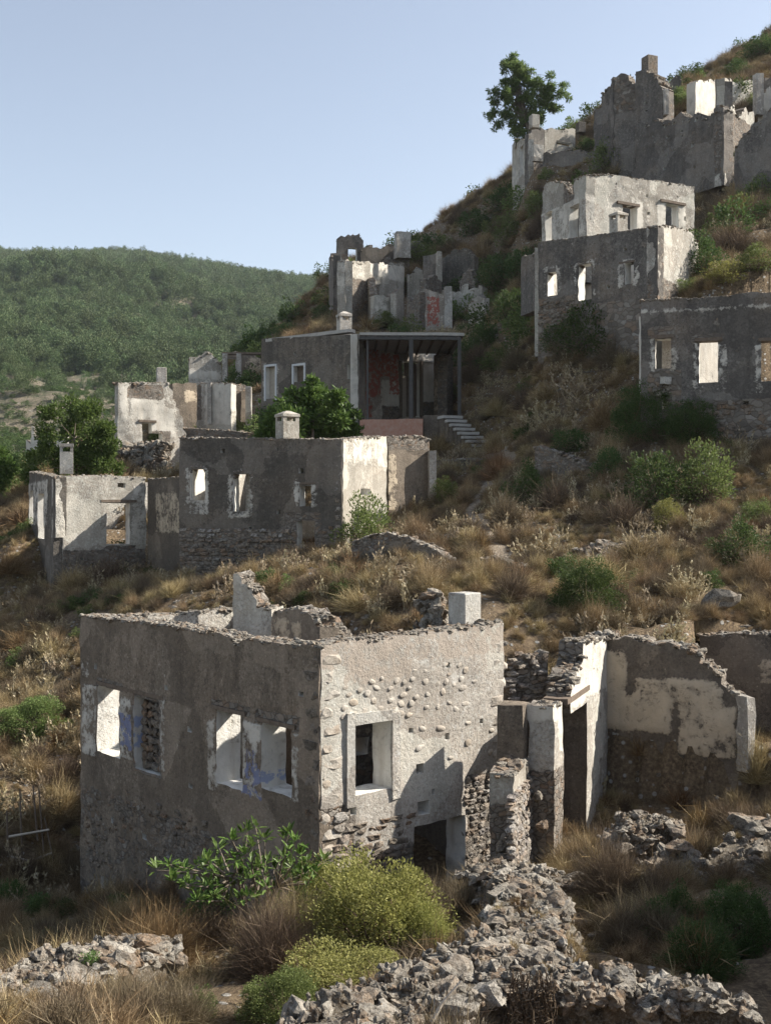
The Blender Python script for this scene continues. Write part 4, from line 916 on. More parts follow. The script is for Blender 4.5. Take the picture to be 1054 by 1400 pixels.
# ------------------------------------------------------------------ foreground rubble walls
RIDGES = []
def rubble_wall(label, line, widths, heights, size, n, d_extra=.0, name='rubble_wall', cat='rubble wall', nparts=290):
    """line: [(px, py, d)] of the ridge; stones piled over a rough core"""
    pts = [Vector((*P(px, d), zz(py, d))) for px, py, d in line]
    h = empty(name, tuple(pts[0]), label, cat)
    # core: lofted heap
    V = []; Fc = []; ns = 11; rings = 0; seg = []
    for a, b in zip(pts[:-1], pts[1:]):
        L = (b - a).length; k = max(1, int(L / .14))
        for i in range(k): seg.append(a.lerp(b, i / k))
    seg.append(pts[-1]); nS = len(seg)
    for i, c in enumerate(seg):
        t = i / max(1, nS - 1); wd = np.interp(t, np.linspace(0, 1, len(widths)), widths); ht = np.interp(t, np.linspace(0, 1, len(heights)), heights)
        dr = (seg[min(i + 1, nS - 1)] - seg[max(i - 1, 0)]); dr.z = 0; dr.normalize(); sd = Vector((dr.y, -dr.x, 0))
        for j in range(ns):
            q = j / (ns - 1) * 2 - 1
            prof = -ht * max(0, abs(q) - .42) / .58
            off = sd * (np.sign(q) * min(1., abs(q) / .5) * wd / 2 * (1 + .12 * abs(q)))
            p = c + off + Vector((0, 0, prof - .06 * abs(q)))
            p += Vector((nz(p.x * 3, p.y * 3, p.z * 3), nz(p.x * 3 + 9, p.y * 3, p.z * 3), nz(p.x * 3, p.y * 3 + 9, p.z * 3))) * .13 + Vector((0, 0, nz(p.x * 7, p.y * 7, p.z * 7) * .05))
            V.append(tuple(p))
    for i in range(nS - 1):
        for j in range(ns - 1):
            a = i * ns + j; Fc.append((a, a + 1, a + ns + 1, a + ns))
    for e in (0, (nS - 1) * ns):
        V.append(tuple(sum((Vector(V[e + j]) for j in range(ns)), Vector()) / ns - Vector((0, 0, .2)))); ci = len(V) - 1
        for j in range(ns - 1): Fc.append((e + j, e + j + 1, ci, ci))
    tris = []
    for f in Fc:
        tris.append((f[0], f[1], f[2]));
        if f[2] != f[3]: tris.append((f[0], f[2], f[3]))
    me = np_mesh('core', V, tris, [M['heap']])
    bm = bmesh.new(); bm.from_mesh(me); bmesh.ops.recalc_face_normals(bm, faces=bm.faces); bm.to_mesh(me); bm.free()
    ca = me.color_attributes.new('wear', 'FLOAT_COLOR', 'POINT'); ca.data.foreach_set('color', np.tile([.9, 0, 0, 1.], len(V)))
    link('core', me, h)
    items = []
    for _ in range(n):
        i = rs.randrange(0, nS); j = rs.randrange(0, ns) if rs.random() < .6 else rs.choice((2, 3, 4, 5, 6, 7, 8)); c = Vector(V[i * ns + j])
        s = size * rs.uniform(.45, 1.0) * (1.6 if rs.random() < .1 else 1)
        c += Vector((rs.uniform(-1, 1), rs.uniform(-1, 1), rs.uniform(-.6, .8))) * s * .35 - Vector((0, 0, s * .16))
        items.append((s, (c, (s * rs.uniform(.9, 1.5), s * rs.uniform(.7, 1.2), s * rs.uniform(.5, .9)), (rs.uniform(-.5, .5), rs.uniform(-.5, .5), rs.uniform(0, 6.3)))))
    for _ in range(n // 40):
        i = rs.randrange(0, nS); c = Vector(V[i * ns + rs.choice((3, 4, 5, 6, 7))]); s_ = size * rs.uniform(1.3, 2.0)
        items.append((s_, (c - Vector((0, 0, s_ * .1)), (s_ * 1.3, s_, s_ * .65), (rs.uniform(-.3, .3), rs.uniform(-.3, .3), rs.uniform(0, 6.3)))))
    RIDGES.append([Vector(V[i * ns + j]) for i in range(0, nS, 1) for j in (2, 3, 4, 5, 6, 7, 8)])
    items.sort(key=lambda q: -q[0])
    for _, it in items[:nparts]: stone_obj(h, *it, M['stone'])
    small = [it for _, it in items[nparts:]]
    for _ in range(n * 2):
        i = rs.randrange(0, nS); c = Vector(V[i * ns + rs.randrange(0, ns)]); s = rs.uniform(.03, .09)
        small.append((c + Vector((rs.uniform(-.1, .1), rs.uniform(-.1, .1), rs.uniform(0, .05))), (s * 1.3, s, s * .7), (rs.random() * 3, rs.random() * 3, rs.random() * 6)))
    stones_joined('small_stones', small, h, M['stones'])
    return h
rubble_wall('thick collapsed stone wall along the bottom centre, running up from the bottom edge', [(330,1460,8.6),(430,1415,9.2),(520,1378,9.8),(600,1342,10.3),(665,1322,10.7)], [.8,.95,1.1], [1.5,1.6,1.8], .17, 480)
rubble_wall('broad pile of broken masonry climbing from the bottom wall towards the white pier', [(682,1316,10.8),(716,1272,12.6),(726,1232,14.4),(712,1204,16.6),(668,1190,18.4)], [.95,.85,.8,.6], [1.3,1.1,.9,.7], .21, 400)
rubble_wall('straight stone wall top across the bottom right, dark on the side facing the viewer', [(672,1318,10.5),(780,1338,10.3),(880,1352,10.1),(960,1362,10.0),(1002,1366,10.0)], [.7,.55,.5], [2.4,2.6,2.6], .17, 420)
rubble_wall('grey rubble wall in the bottom left corner', [(-60,1372,11.5),(30,1352,12),(80,1330,12.6),(120,1308,13.2),(215,1290,14.2)], [1.0,1.1,.7], [1.0,1.2,1.0], .22, 480)
rubble_wall('loose line of stones between the white pier and the courtyard bushes', [(646,1198,18.2),(700,1186,18.6),(760,1200,18.3),(800,1215,18)], [.6,.6,.5], [.6,.5,.4], .24, 120)
rubble_wall('rounded mossy stone heap standing inside the courtyard', [(842,1150,19.5),(862,1120,19.8),(895,1118,20),(925,1135,20)], [.5,.6,.4], [.9,.8,.6], .2, 190, cat='stone heap', name='stone_heap')
rubble_wall('rubble bank with scattered blocks on the right side of the courtyard', [(870,1200,18.4),(900,1225,17.6),(935,1160,18.8),(985,1200,18.5),(1040,1120,20)], [.9,.8,.7], [.8,.8,.8], .28, 150, cat='rubble bank', name='rubble_bank')
bb = hit(985, 862)
def boulder(px, py, d, w, label, dz=0):
    x, y = P(px, d); o = stone_obj(None, (x, y, gnd(x, y) + dz), (w, w * .8, w * .62), (rs.uniform(-.2, .2), rs.uniform(-.2, .2), rs.uniform(0, 6)), M['stone'], 'boulder')
    return tag(o, label, 'boulder')
boulder(985, 845, 28.3, .85, 'large pale boulder on top of the right-hand retaining wall', .35)
boulder(1000, 1345, 9.9, .5, 'big squarish stone at the right end of the bottom wall', 1.35) if False else None

for a_, b_, tp, mt in ((P(455,83.5),P(470,80.5),[(455,392),(462,386),(470,388)],'grey'),(P(500,84),P(506,80),[(0,17.2),(2,16.4),(4,15.0)],'greyC'),(P(525,90),P(560,90.5),[(525,350),(540,346),(560,352)],'rub'),
                       (P(556,86),P(582,85),[(556,372),(570,366),(582,370)],'greyC'),(P(582,80),P(604,82),[(582,382),(595,376),(604,384)],'rub'),(P(628,80),P(650,79),[(628,376),(640,370),(650,378)],'rub'),(P(640,76),P(662,75),[(640,408),(662,404)],'greyC')):
    wall(hF, a_, b_, tp, M[mt], th=.5, cell=.25, base=10.5, rag=.14, uz=tp[0][0] == 0, cope=.2)
# ------------------------------------------------------------------ vegetation
rg = np.random.default_rng(11)
def unit(v): return v / (np.linalg.norm(v, axis=-1, keepdims=True) + 1e-9)
def leaf_quads(pos, dirs, length, width, bend=.25):
    n = len(pos); dirs = unit(dirs); r = unit(rg.normal(size=(n, 3))); side = unit(np.cross(dirs, r)); up = np.cross(side, dirs)
    L = np.asarray(length).reshape(-1, 1) * np.ones((n, 1)); Wd = np.asarray(width).reshape(-1, 1) * np.ones((n, 1))
    a = pos; b = pos + dirs * L * .5 + side * Wd * .5 + up * L * bend * .3; c = pos + dirs * L - up * L * bend * .2; d = pos + dirs * L * .5 - side * Wd * .5 + up * L * bend * .3
    v = np.stack([a, b, c, d], 1).reshape(-1, 3); f = np.arange(4 * n).reshape(n, 4); return v, f
def blades(base, tip, width):
    n = len(base); d = tip - base; r = rg.normal(size=(n, 3)) * [1, 1, .1]; side = unit(np.cross(d, r)) * np.asarray(width).reshape(-1, 1)
    mid = (base + tip) / 2 + side * .0 + rg.normal(size=(n, 3)) * np.linalg.norm(d, axis=1, keepdims=True) * .05
    v = np.stack([base - side * .6, base + side * .6, mid + side * .5, tip, mid - side * .5], 1).reshape(-1, 3)
    k = np.arange(n)[:, None] * 5; f = np.concatenate([k + [0, 1, 2, 4], k + [4, 2, 3, 3]], 0)
    return v, f
def tri_quads(f):                                            # drop degenerate quads into triangles
    q = f[f[:, 2] != f[:, 3]]; t = f[f[:, 2] == f[:, 3]][:, :3]
    return np.concatenate([q[:, [0, 1, 2]], q[:, [0, 2, 3]], t], 0)
def tubes(segs, sides=5):
    V = []; Fc = []
    for a, b, ra, rb in segs:
        a = np.array(a, float); b = np.array(b, float); d = unit(b - a); s = unit(np.cross(d, [.3, .9, .1])); t = np.cross(d, s); o = len(V)
        for c, r in ((a, ra), (b, rb)):
            for k in range(sides):
                an = 2 * math.pi * k / sides; V.append(c + (s * math.cos(an) + t * math.sin(an)) * r)
        for k in range(sides): Fc.append((o + k, o + (k + 1) % sides, o + sides + (k + 1) % sides, o + sides + k))
    return np.array(V), np.array(Fc)
def dome_points(n, flat=.0):
    d = unit(rg.normal(size=(n, 3))); d[:, 2] = np.abs(d[:, 2]) * (1 - flat); return unit(d)
def leafy_unit(n, leaf, nclump=26, rc=.15, inner=.25):
    """crown of unit width and height standing on z=0, made of leaf clumps"""
    cdir = dome_points(nclump); rad = rg.uniform(.26, .42, (nclump, 1)); cen = cdir * rad * [1, 1, 1.75] + [0, 0, .1]
    cr = rg.uniform(.6, 1.25, nclump) * rc
    pick = rg.integers(0, nclump, n); d = unit(rg.normal(size=(n, 3))); d[:, 2] += .25
    p = cen[pick] + unit(d) * (cr[pick] * rg.uniform(.55, 1.05, n))[:, None] * [1, 1, 1.5]
    ni = int(n * inner); p[:ni] = dome_points(ni) * rg.uniform(.05, .4, (ni, 1)) * [1, 1, 1.9]
    p[:, 2] = np.abs(p[:, 2]); dirs = unit(p - [0, 0, .25]) + rg.normal(size=(n, 3)) * .7 + [0, 0, .35]
    return leaf_quads(p, dirs, rg.uniform(.7, 1.3, n) * leaf, rg.uniform(.35, .6, n) * leaf)
def twiggy_unit(n, width, droop=.0, spread=.5, heads=0, up=1.):
    base = rg.normal(size=(n, 3)) * [.06, .06, 0] ; d = dome_points(n) * [spread, spread, up]; ln = rg.uniform(.55, 1., (n, 1))
    tip = base + d * ln + rg.normal(size=(n, 3)) * .03
    s = rg.uniform(.15, .75, (n, 1)); sub = base + (tip - base) * s; sub_tip = sub + (tip - base) * .35 + rg.normal(size=(n, 3)) * .19
    v1, f1 = blades(base, tip, width); v2, f2 = blades(sub, sub_tip, width * .8)
    v = np.concatenate([v1, v2]); f = np.concatenate([f1, f2 + len(v1)]); v[:, 2] = np.abs(v[:, 2])
    return v, tri_quads(f)
def spike_unit(n, nl=14, hl=.09):
    """upright stems with pale leafy heads"""
    base = rg.normal(size=(n, 3)) * [.13, .13, 0]; tip = base + (dome_points(n) * [.42, .42, 1.]) * rg.uniform(.55, 1., (n, 1)); tip[:, 2] = np.maximum(tip[:, 2], .4)
    v1, f1 = blades(base, tip, .008); f1 = tri_quads(f1)
    t = rg.uniform(.5, 1., (n, nl, 1)); p = (base[:, None] + (tip - base)[:, None] * t).reshape(-1, 3)
    dr = np.repeat(unit(tip - base), nl, 0) * 1.3 + rg.normal(size=(n * nl, 3)) * .5
    v2, f2 = leaf_quads(p, dr, rg.uniform(.6, 1.2, n * nl) * hl, hl * .38); f2 = np.concatenate([f2[:, :3], f2[:, [0, 2, 3]]], 0)
    return np.concatenate([v1, v2]), np.concatenate([f1, f2 + len(v1)])
def U(name, vf, mat): return np_mesh(name, vf[0], vf[1], [M[mat]])
UM = {}
for k, mt in (('mastic', 'green_dark'), ('broom', 'green_mid'), ('lime', 'green_lime'), ('fresh', 'green_fresh')):
    UM[k, 's'] = [U('foliage', leafy_unit(900, .085, 16, .17), mt) for _ in range(3)]
    UM[k, 'm'] = [U('foliage', leafy_unit(3200, .048, 30, .14), mt) for _ in range(3)]
    UM[k, 'l'] = [U('foliage', leafy_unit(18000, .026, 70, .11), mt) for _ in range(2)]
for k, mt in (('twig', 'dust'), ('rust', 'rust'), ('straw', 'straw')):
    UM[k, 's'] = [U('stems', twiggy_unit(160, .014), mt) for _ in range(3)]
    UM[k, 'm'] = [U('stems', twiggy_unit(950, .0055), mt) for _ in range(3)]
    UM[k, 'l'] = [U('stems', twiggy_unit(4200, .0026), mt) for _ in range(2)]
UM['spike', 's'] = [U('stems', spike_unit(16, 8, .13), 'palehead') for _ in range(4)]
UM['spike', 'm'] = [U('stems', spike_unit(34, 14, .085), 'palehead') for _ in range(3)]
UM['spike', 'l'] = UM['spike', 'm']
twg = [U('branches', twiggy_unit(70, .012, spread=.42, up=.8), 'dust') for _ in range(2)]
def shrub(px, py, wpx, hpx, kind, label, d=None, group=None, cat='shrub', name='shrub', sink=.06):
    if d is None: x, y, z = hit(px, py)
    else: x, y = P(px, d); z = gnd(x, y)
    dist = y; wd = wpx / F * dist; ht = hpx / F * dist
    cl = 's' if wpx < 42 else 'm' if wpx < 105 else 'l'
    h = empty(name, (x, y, z), label, cat, group); h.rotation_euler = (0, 0, rs.uniform(0, 6.28))
    o = bpy.data.objects.new('foliage' if kind in ('mastic', 'broom', 'lime', 'fresh') else 'stems', rs.choice(UM[kind, cl])); C.objects.link(o); o.parent = h
    o.location = (0, 0, -ht * sink); o.scale = (wd, wd, ht)
    if kind in ('mastic', 'broom', 'lime', 'fresh'):
        o2 = bpy.data.objects.new('branches', rs.choice(twg)); C.objects.link(o2); o2.parent = h; o2.scale = (wd, wd, ht * .95)
    return h
SH = [
 # foreground
 (512,1308,215,160,'lime','big yellow-green bush growing against the sunlit wall of the foreground house'),
 (575,1318,100,95,'lime','yellow-green bush hanging over the stones right below the largest bush'),
 (450,1290,150,130,'lime','yellow-green bush left of the largest bush, under the house corner'),
 (470,1388,230,105,'lime','low bright green bush directly above the bottom stone wall'),
 (385,1400,130,85,'broom','dull green bush at the bottom edge left of the stone wall'),
 (370,1335,130,120,'twig','wide brown dry bush in front of the shaded wall of the foreground house'),
 (215,1330,150,110,'rust','reddish dry bush at the left foot of the foreground house'),
 (400,1310,120,110,'straw','golden dry bush between the rust brown bush and the green bushes'),
 (240,1420,150,95,'twig','grey brown dry brush along the bottom edge left of centre'),
 (170,1400,120,75,'twig','tangle of dry stalks at the bottom edge near the left corner'),
 (125,1365,75,62,'fresh','small leafy green plant among the stones at the bottom left'),
 (275,1398,50,50,'fresh','small bright green sprig at the bottom edge'),
 (190,1325,60,50,'fresh','low green plant creeping over the stones left of the rust brown bush'),
 (835,1235,120,100,'twig','large grey brown dry dome shrub in the courtyard'),
 (905,1195,90,75,'twig','dry grey shrub beside the rounded stone heap'),
 (850,1290,90,70,'twig','dry shrub at the edge of the dark hollow'),
 (770,1205,60,42,'straw','golden grass clump at the foot of the courtyard doorway'),
 (900,1290,80,60,'mastic','dark green bush inside the hollow at the lower right'),
 (960,1330,120,80,'mastic','dark creeping bush on the floor of the lower right hollow'),
 (930,1270,80,60,'mastic','dark shrub at the upper rim of the lower right hollow'),
 (1010,1300,120,100,'mastic','big dark shaded bush at the lower right edge'),
 (1035,1070,60,80,'straw','dry golden bush at the right edge under the retaining wall'),
 (1030,1140,60,50,'twig','dark dry shrub at the right edge beside the rubble bank'),
 (290,1262,90,60,'fresh','leafy green undergrowth below the fig in front of the shaded wall'),
 (385,1262,80,60,'fresh','leafy green undergrowth beside the corner of the foreground house'),
 (420,1345,80,60,'rust','rust brown dry weeds between the two lower green bushes'),
 (150,1300,90,80,'rust','reddish brown brush above the corner rubble at the bottom left'),
 # left slope
 (45,1010,110,62,'broom','grey green spreading shrub on the left slope'),
 (95,1010,34,50,'spike','pale spiky plant touching the left corner of the foreground house'),
 (30,890,60,34,'rust','orange dry tuft on the left slope in the sun'),
 (15,1255,60,60,'mastic','dark leafy bush at the left edge above the corner stones'),
 (85,1120,60,60,'straw','dry yellow shrub on the left slope beside the wooden frame'),
 (30,1210,70,50,'twig','dry twiggy shrub at the foot of the left slope'),
 (100,1215,50,60,'twig','thin dry shrub against the left corner of the foreground house'),
 (45,1060,60,36,'straw','low straw coloured shrub in the middle of the left slope'),
 (165,770,46,36,'mastic','small green shrub at the doorway of the left beige ruin'),
 (150,800,70,50,'twig','dry brown shrub below the doorway of the left beige ruin'),
 (100,810,60,40,'straw','straw coloured shrub under the split white corner'),
 (15,790,70,36,'rust','rusty dry shrub at the left edge below the beige ruin'),
 (60,860,60,40,'twig','brown shrub in the shadow left of the foreground house'),
 # behind the foreground house
 (520,848,50,34,'spike','pale spiky plant behind the roofless front house wall'),
 (490,835,80,40,'straw','golden dry shrub on the terrace behind the foreground house'),
 (590,815,60,36,'straw','round straw shrub near the white chimney block'),
 (540,830,60,40,'twig','brown shrub between the terrace wall and the rubble cone'),
 (420,830,40,24,'mastic','tiny dark shrub on the terrace behind the foreground house'),
 (497,752,88,80,'broom','bushy green shrub at the sunlit corner of the middle house'),
 (610,690,44,42,'broom','round green shrub right of the middle house'),
 (570,740,60,44,'straw','straw shrub at the foot of the white wall end'),
 (640,750,50,34,'straw','dry shrub left of the stony path'),
 (600,760,50,34,'rust','rust coloured shrub above the low curved garden wall'),
 (680,655,50,62,'rust','tall orange dry shrub at the foot of the concrete steps'),
 (600,625,60,40,'rust','orange dry grass clump below the porch landing'),
 (640,612,30,28,'straw','straw tuft beside the lowest concrete step'),
 (613,566,34,22,'broom','small green shrub on the porch landing at the top of the steps'),
 # middle slope
 (745,775,90,70,'spike','group of pale spiky plants right of the path'),
 (800,835,110,80,'mastic','dark green shrub low on the dry slope with spikes around'),
 (700,820,70,60,'twig','dark brown shrub on the shadow side of the path'),
 (820,800,90,50,'straw','wide straw shrub in the middle of the dry slope'),
 (690,720,60,60,'twig','brown shrub in the dark mound right of the path'),
 (760,700,80,60,'twig','large brown shrub below the sloping retaining wall'),
 (720,690,70,60,'mastic','shaded green shrub on the dark mound'),
 (620,862,30,24,'straw','straw tuft in front of the white chimney block'),
 (895,690,95,88,'mastic','dark round shrub left of the largest green shrub on the right'),
 (962,688,92,88,'broom','largest round green shrub on the slope at the right'),
 (912,722,50,42,'lime','small bright green shrub below the two big round shrubs'),
 (850,720,80,60,'twig','grey brown shrub left of the small bright green shrub'),
 (1010,770,90,60,'mastic','grey green shrub near the right edge above the courtyard'),
 (1035,720,50,40,'broom','green shrub at the right edge below the terrace wall'),
 (1035,800,60,60,'straw','straw shrub at the right edge above the grass strip'),
 (940,820,80,56,'spike','pale dry flower heads above the courtyard wall'),
 (870,770,80,44,'straw','straw coloured hummock on the right slope'),
 (780,620,70,36,'mastic','low dark green shrub on top of the sloping retaining wall'),
 (830,660,60,50,'mastic','dark shrub at the right end of the sloping retaining wall'),
 (825,590,60,54,'rust','orange brown shrub in the middle of the upper slope'),
 (835,635,50,50,'straw','straw shrub above the right end of the sloping wall'),
 (770,500,50,34,'twig','brown round shrub high on the slope'),
 (835,500,60,50,'twig','dome shaped dry shrub left of the right-hand house'),
 (790,550,90,54,'spike','pale spiky clump on the sunlit knoll'),
 (750,590,80,50,'spike','line of pale spiky plants left of the sunlit knoll'),
 (720,560,50,44,'twig','brown shrub at the edge of the dark upper slope'),
 (880,600,100,90,'mastic','tall dark bush covering the left foot of the right-hand house'),
 (940,610,100,70,'mastic','dark bush in front of the right-hand house'),
 (1000,560,80,50,'twig','shaded brown shrub below the window of the right-hand house') ,
 (800,490,90,80,'mastic','dark bush at the foot of the house with oval windows'),
 (760,480,50,40,'mastic','shaded bush at the left foot of the house with oval windows'),
 (700,440,60,50,'mastic','dark bush left of the house with oval windows'),  # dark foliage here stands in for shade on the slope
 (660,480,44,34,'mastic','dark bush beside the porch roof'),
 # upper slope
 (700,335,56,50,'broom','round green shrub on the skyline slope left of the pale house'),
 (735,300,46,40,'broom','green shrub directly left of the roofless pale house'),
 (650,320,60,40,'mastic','dark shrub on the skyline between the two ruin groups'),
 (690,290,70,40,'mastic','dark shrub on the skyline below the pine'),
 (640,370,60,46,'rust','brown shrub on the slope right of the jumbled ruin'),
 (680,400,60,60,'mastic','dark shrub on the steep slope right of the jumbled ruin'),  # this dark shrub and the next stand in for the hill's shadow
 (715,385,60,50,'mastic','tall dark shrub left of the oval window house, upper'),
 (660,360,50,40,'straw','straw shrub on the upper slope in the sun'),
 (620,345,44,26,'twig','grey shrub on the skyline right of the jumbled ruin'),
 (573,365,60,34,'broom','green shrub growing among the walls of the jumbled ruin'),
 (540,398,40,32,'mastic','dark green shrub below the white plastered ruin wall'),
 (525,450,50,26,'broom','green shrub just above the porch roof'),
 (440,440,30,24,'mastic','green tuft beside the roof chimney of the porch house'),
 (393,462,50,24,'mastic','dark round shrub behind the roof of the porch house'),
 (480,440,50,36,'rust','brown shrub behind the roof chimney of the porch house'),
 (660,430,30,30,'broom','small green shrub right of the jumbled ruin'),
 (832,240,56,50,'broom','green bush in front of the castle-like ruin'),
 (860,190,44,52,'broom','olive green bush against the curved wall of the castle-like ruin'),
 (990,250,80,60,'mastic','big dark green bush at the foot of the high retaining wall'),
 (930,150,44,32,'broom','green bush inside the castle-like ruin'),
 (800,215,40,26,'mastic','shrub at the foot of the small ruin by the pine'),
 (1010,300,80,40,'rust','reddish dry shrub on the slope right of the pale house'),
 (975,300,50,34,'twig','dry round shrub right of the pale house'),
 (1040,300,50,50,'twig','brown shrub at the right edge on the upper slope'),
 (990,400,60,34,'lime','bright green shrub on top of the right-hand house wall'),
 (945,404,50,26,'broom','green shrub at the left on top of the right-hand house wall'),
 (1035,400,70,40,'broom','green shrub at the right edge above the right-hand house'),
 (960,380,70,60,'mastic','dark bush at the foot of the brightly lit side wall'),
 (1000,350,80,60,'twig','brown shrub above the right-hand house'),
 (1040,280,60,40,'broom','green shrub at the right edge below the ridge wall'),
 (1035,150,44,24,'broom','green tuft before the white building on the ridge'),
 (1010,108,50,30,'mastic','dark shrub on the ridge skyline at the right'),
 (1040,80,60,36,'mastic','dark shrub at the top right corner on the skyline'),
 (985,115,30,20,'rust','brown shrub on the ridge skyline behind the castle-like ruin'),
 (330,600,36,28,'broom','green shrub on the ledge of the whitewashed ruin'),
 (310,604,30,20,'straw','straw tuft on the ledge of the whitewashed ruin'),
]
for px, py, wp_, hp_, kd, lb in SH: shrub(px, py, wp_ * 1.06, hp_ * 1.08, kd, lb)
# trees
def clump_tree(label, clumps, trunk, mat, d, nleaf, leaf, cat='tree', name='tree', needle=False, depth=.8, group=None):
    """clumps: (px, py, radius px) of leaf masses at distance d; trunk: [(px,py,r_px)]"""
    s = d / F; bx, by = P(trunk[0][0], d); h = empty(name, (bx, by, zz(trunk[0][1], d)), label, cat, group)
    Pp = []; D = []; tot = sum(r * r for _, _, r in clumps)
    segs = []
    tr = [np.array([(px - CX) * s, d, (HY - py) * s]) for px, py, _ in trunk]
    for a, b, ta, tb in zip(tr[:-1], tr[1:], trunk[:-1], trunk[1:]): segs.append((a, b, ta[2] * s, tb[2] * s))
    if needle: clumps = [(px, py, r * .62) for px, py, r in clumps] + [(px + max(-1.1, min(1.1, rs.gauss(0, .7))) * r, py + max(-.7, min(.9, rs.gauss(0, .6))) * r, r * rs.uniform(.28, .5)) for px, py, r in clumps for _ in range(4)]
    tot = sum(r * r for _, _, r in clumps)
    for px, py, r in clumps:
        dy = rg.uniform(-1, 1) * depth * r * s * 2; c = np.array([(px - CX) * s, d + dy, (HY - py) * s]); R_ = r * s
        n = int(nleaf * r * r / tot); sub = 5; sc = c + unit(rg.normal(size=(sub, 3))) * R_ * .5
        pk = rg.integers(0, sub, n); dd = unit(rg.normal(size=(n, 3))); p = sc[pk] + dd * (R_ * .62 * rg.uniform(.35, 1.08, (n, 1))) * [1, 1, .8]
        Pp.append(p); D.append(dd + rg.normal(size=(n, 3)) * .5 + [0, 0, .3])
        src = tr[-1] if len(tr) < 3 else tr[rg.integers(len(tr) // 2, len(tr))]
        mid = (src + c) / 2 + rg.normal(size=3) * R_ * .15
        segs.append((src, mid, trunk[-1][2] * s * .5, trunk[-1][2] * s * .3)); segs.append((mid, c, trunk[-1][2] * s * .3, trunk[-1][2] * s * .1))
    p = np.concatenate(Pp); dr = np.concatenate(D); n = len(p)
    v, f = leaf_quads(p, dr, rg.uniform(.7, 1.3, n) * leaf, rg.uniform(.7, 1.3, n) * leaf * (.3 if needle else .5))
    link('crown', np_mesh('crown', v, f, [mat]), h)
    v, f = tubes(segs, 6); link('trunk', np_mesh('trunk', v, f, [M['bark']], True), h)
    return h
clump_tree('wind-shaped green pine standing alone on the skyline', [(697,84,13),(706,98,15),(690,92,9),(720,100,13),(735,112,15),(752,122,13),(766,130,10),(758,146,11),(770,118,6),(742,138,15),(722,128,17),(704,118,15),(688,112,9),(690,132,13),(677,140,9),(672,157,8),(690,156,13),(706,146,14),(724,150,14),(700,170,12),(714,172,10),(728,163,10),(684,172,8),(715,158,11),(722,184,9),(738,158,9),(712,182,8),(676,127,6)],
    [(728,215,3.2),(724,185,2.8),(717,160,2.4),(712,130,1.8),(704,100,1.)], M['pine'], 89, 17000, .26, cat='pine tree', name='pine_tree', needle=True)
clump_tree('light green leafy tree behind the stepped chimney of the left beige ruin', [(100,553,20),(78,566,18),(125,562,20),(148,585,18),(60,590,16),(95,585,24),(130,595,24),(155,612,14),(70,615,20),(110,620,26),(140,630,20),(50,625,12),(85,640,18),(50,645,16),(120,645,16),(158,640,12),(138,560,10)],
    [(105,670,2.5),(105,640,2.2),(102,600,1.5)], M['green_fresh'], 54, 15000, .16)
clump_tree('green tree at the far left edge beside the left beige ruin', [(-25,630,26),(0,620,16),(15,640,16),(2,660,20),(-20,680,24),(25,665,8),(10,690,12)], [(-5,730,2.5),(-5,680,2)], M['green_fresh'], 56, 9000, .18)
clump_tree('dark green fig tree between the porch house and the middle house', [(440,536,20),(415,545,20),(462,545,16),(392,556,18),(375,575,18),(365,595,14),(400,580,24),(432,565,26),(462,572,20),(480,590,14),(484,565,8),(450,595,22),(415,600,22),(385,605,18),(350,606,8),(470,560,12),(428,524,8),(400,538,8)],
    [(430,640,3),(428,600,2.4),(428,570,1.8)], M['fig'], 47.5, 9000, .23)
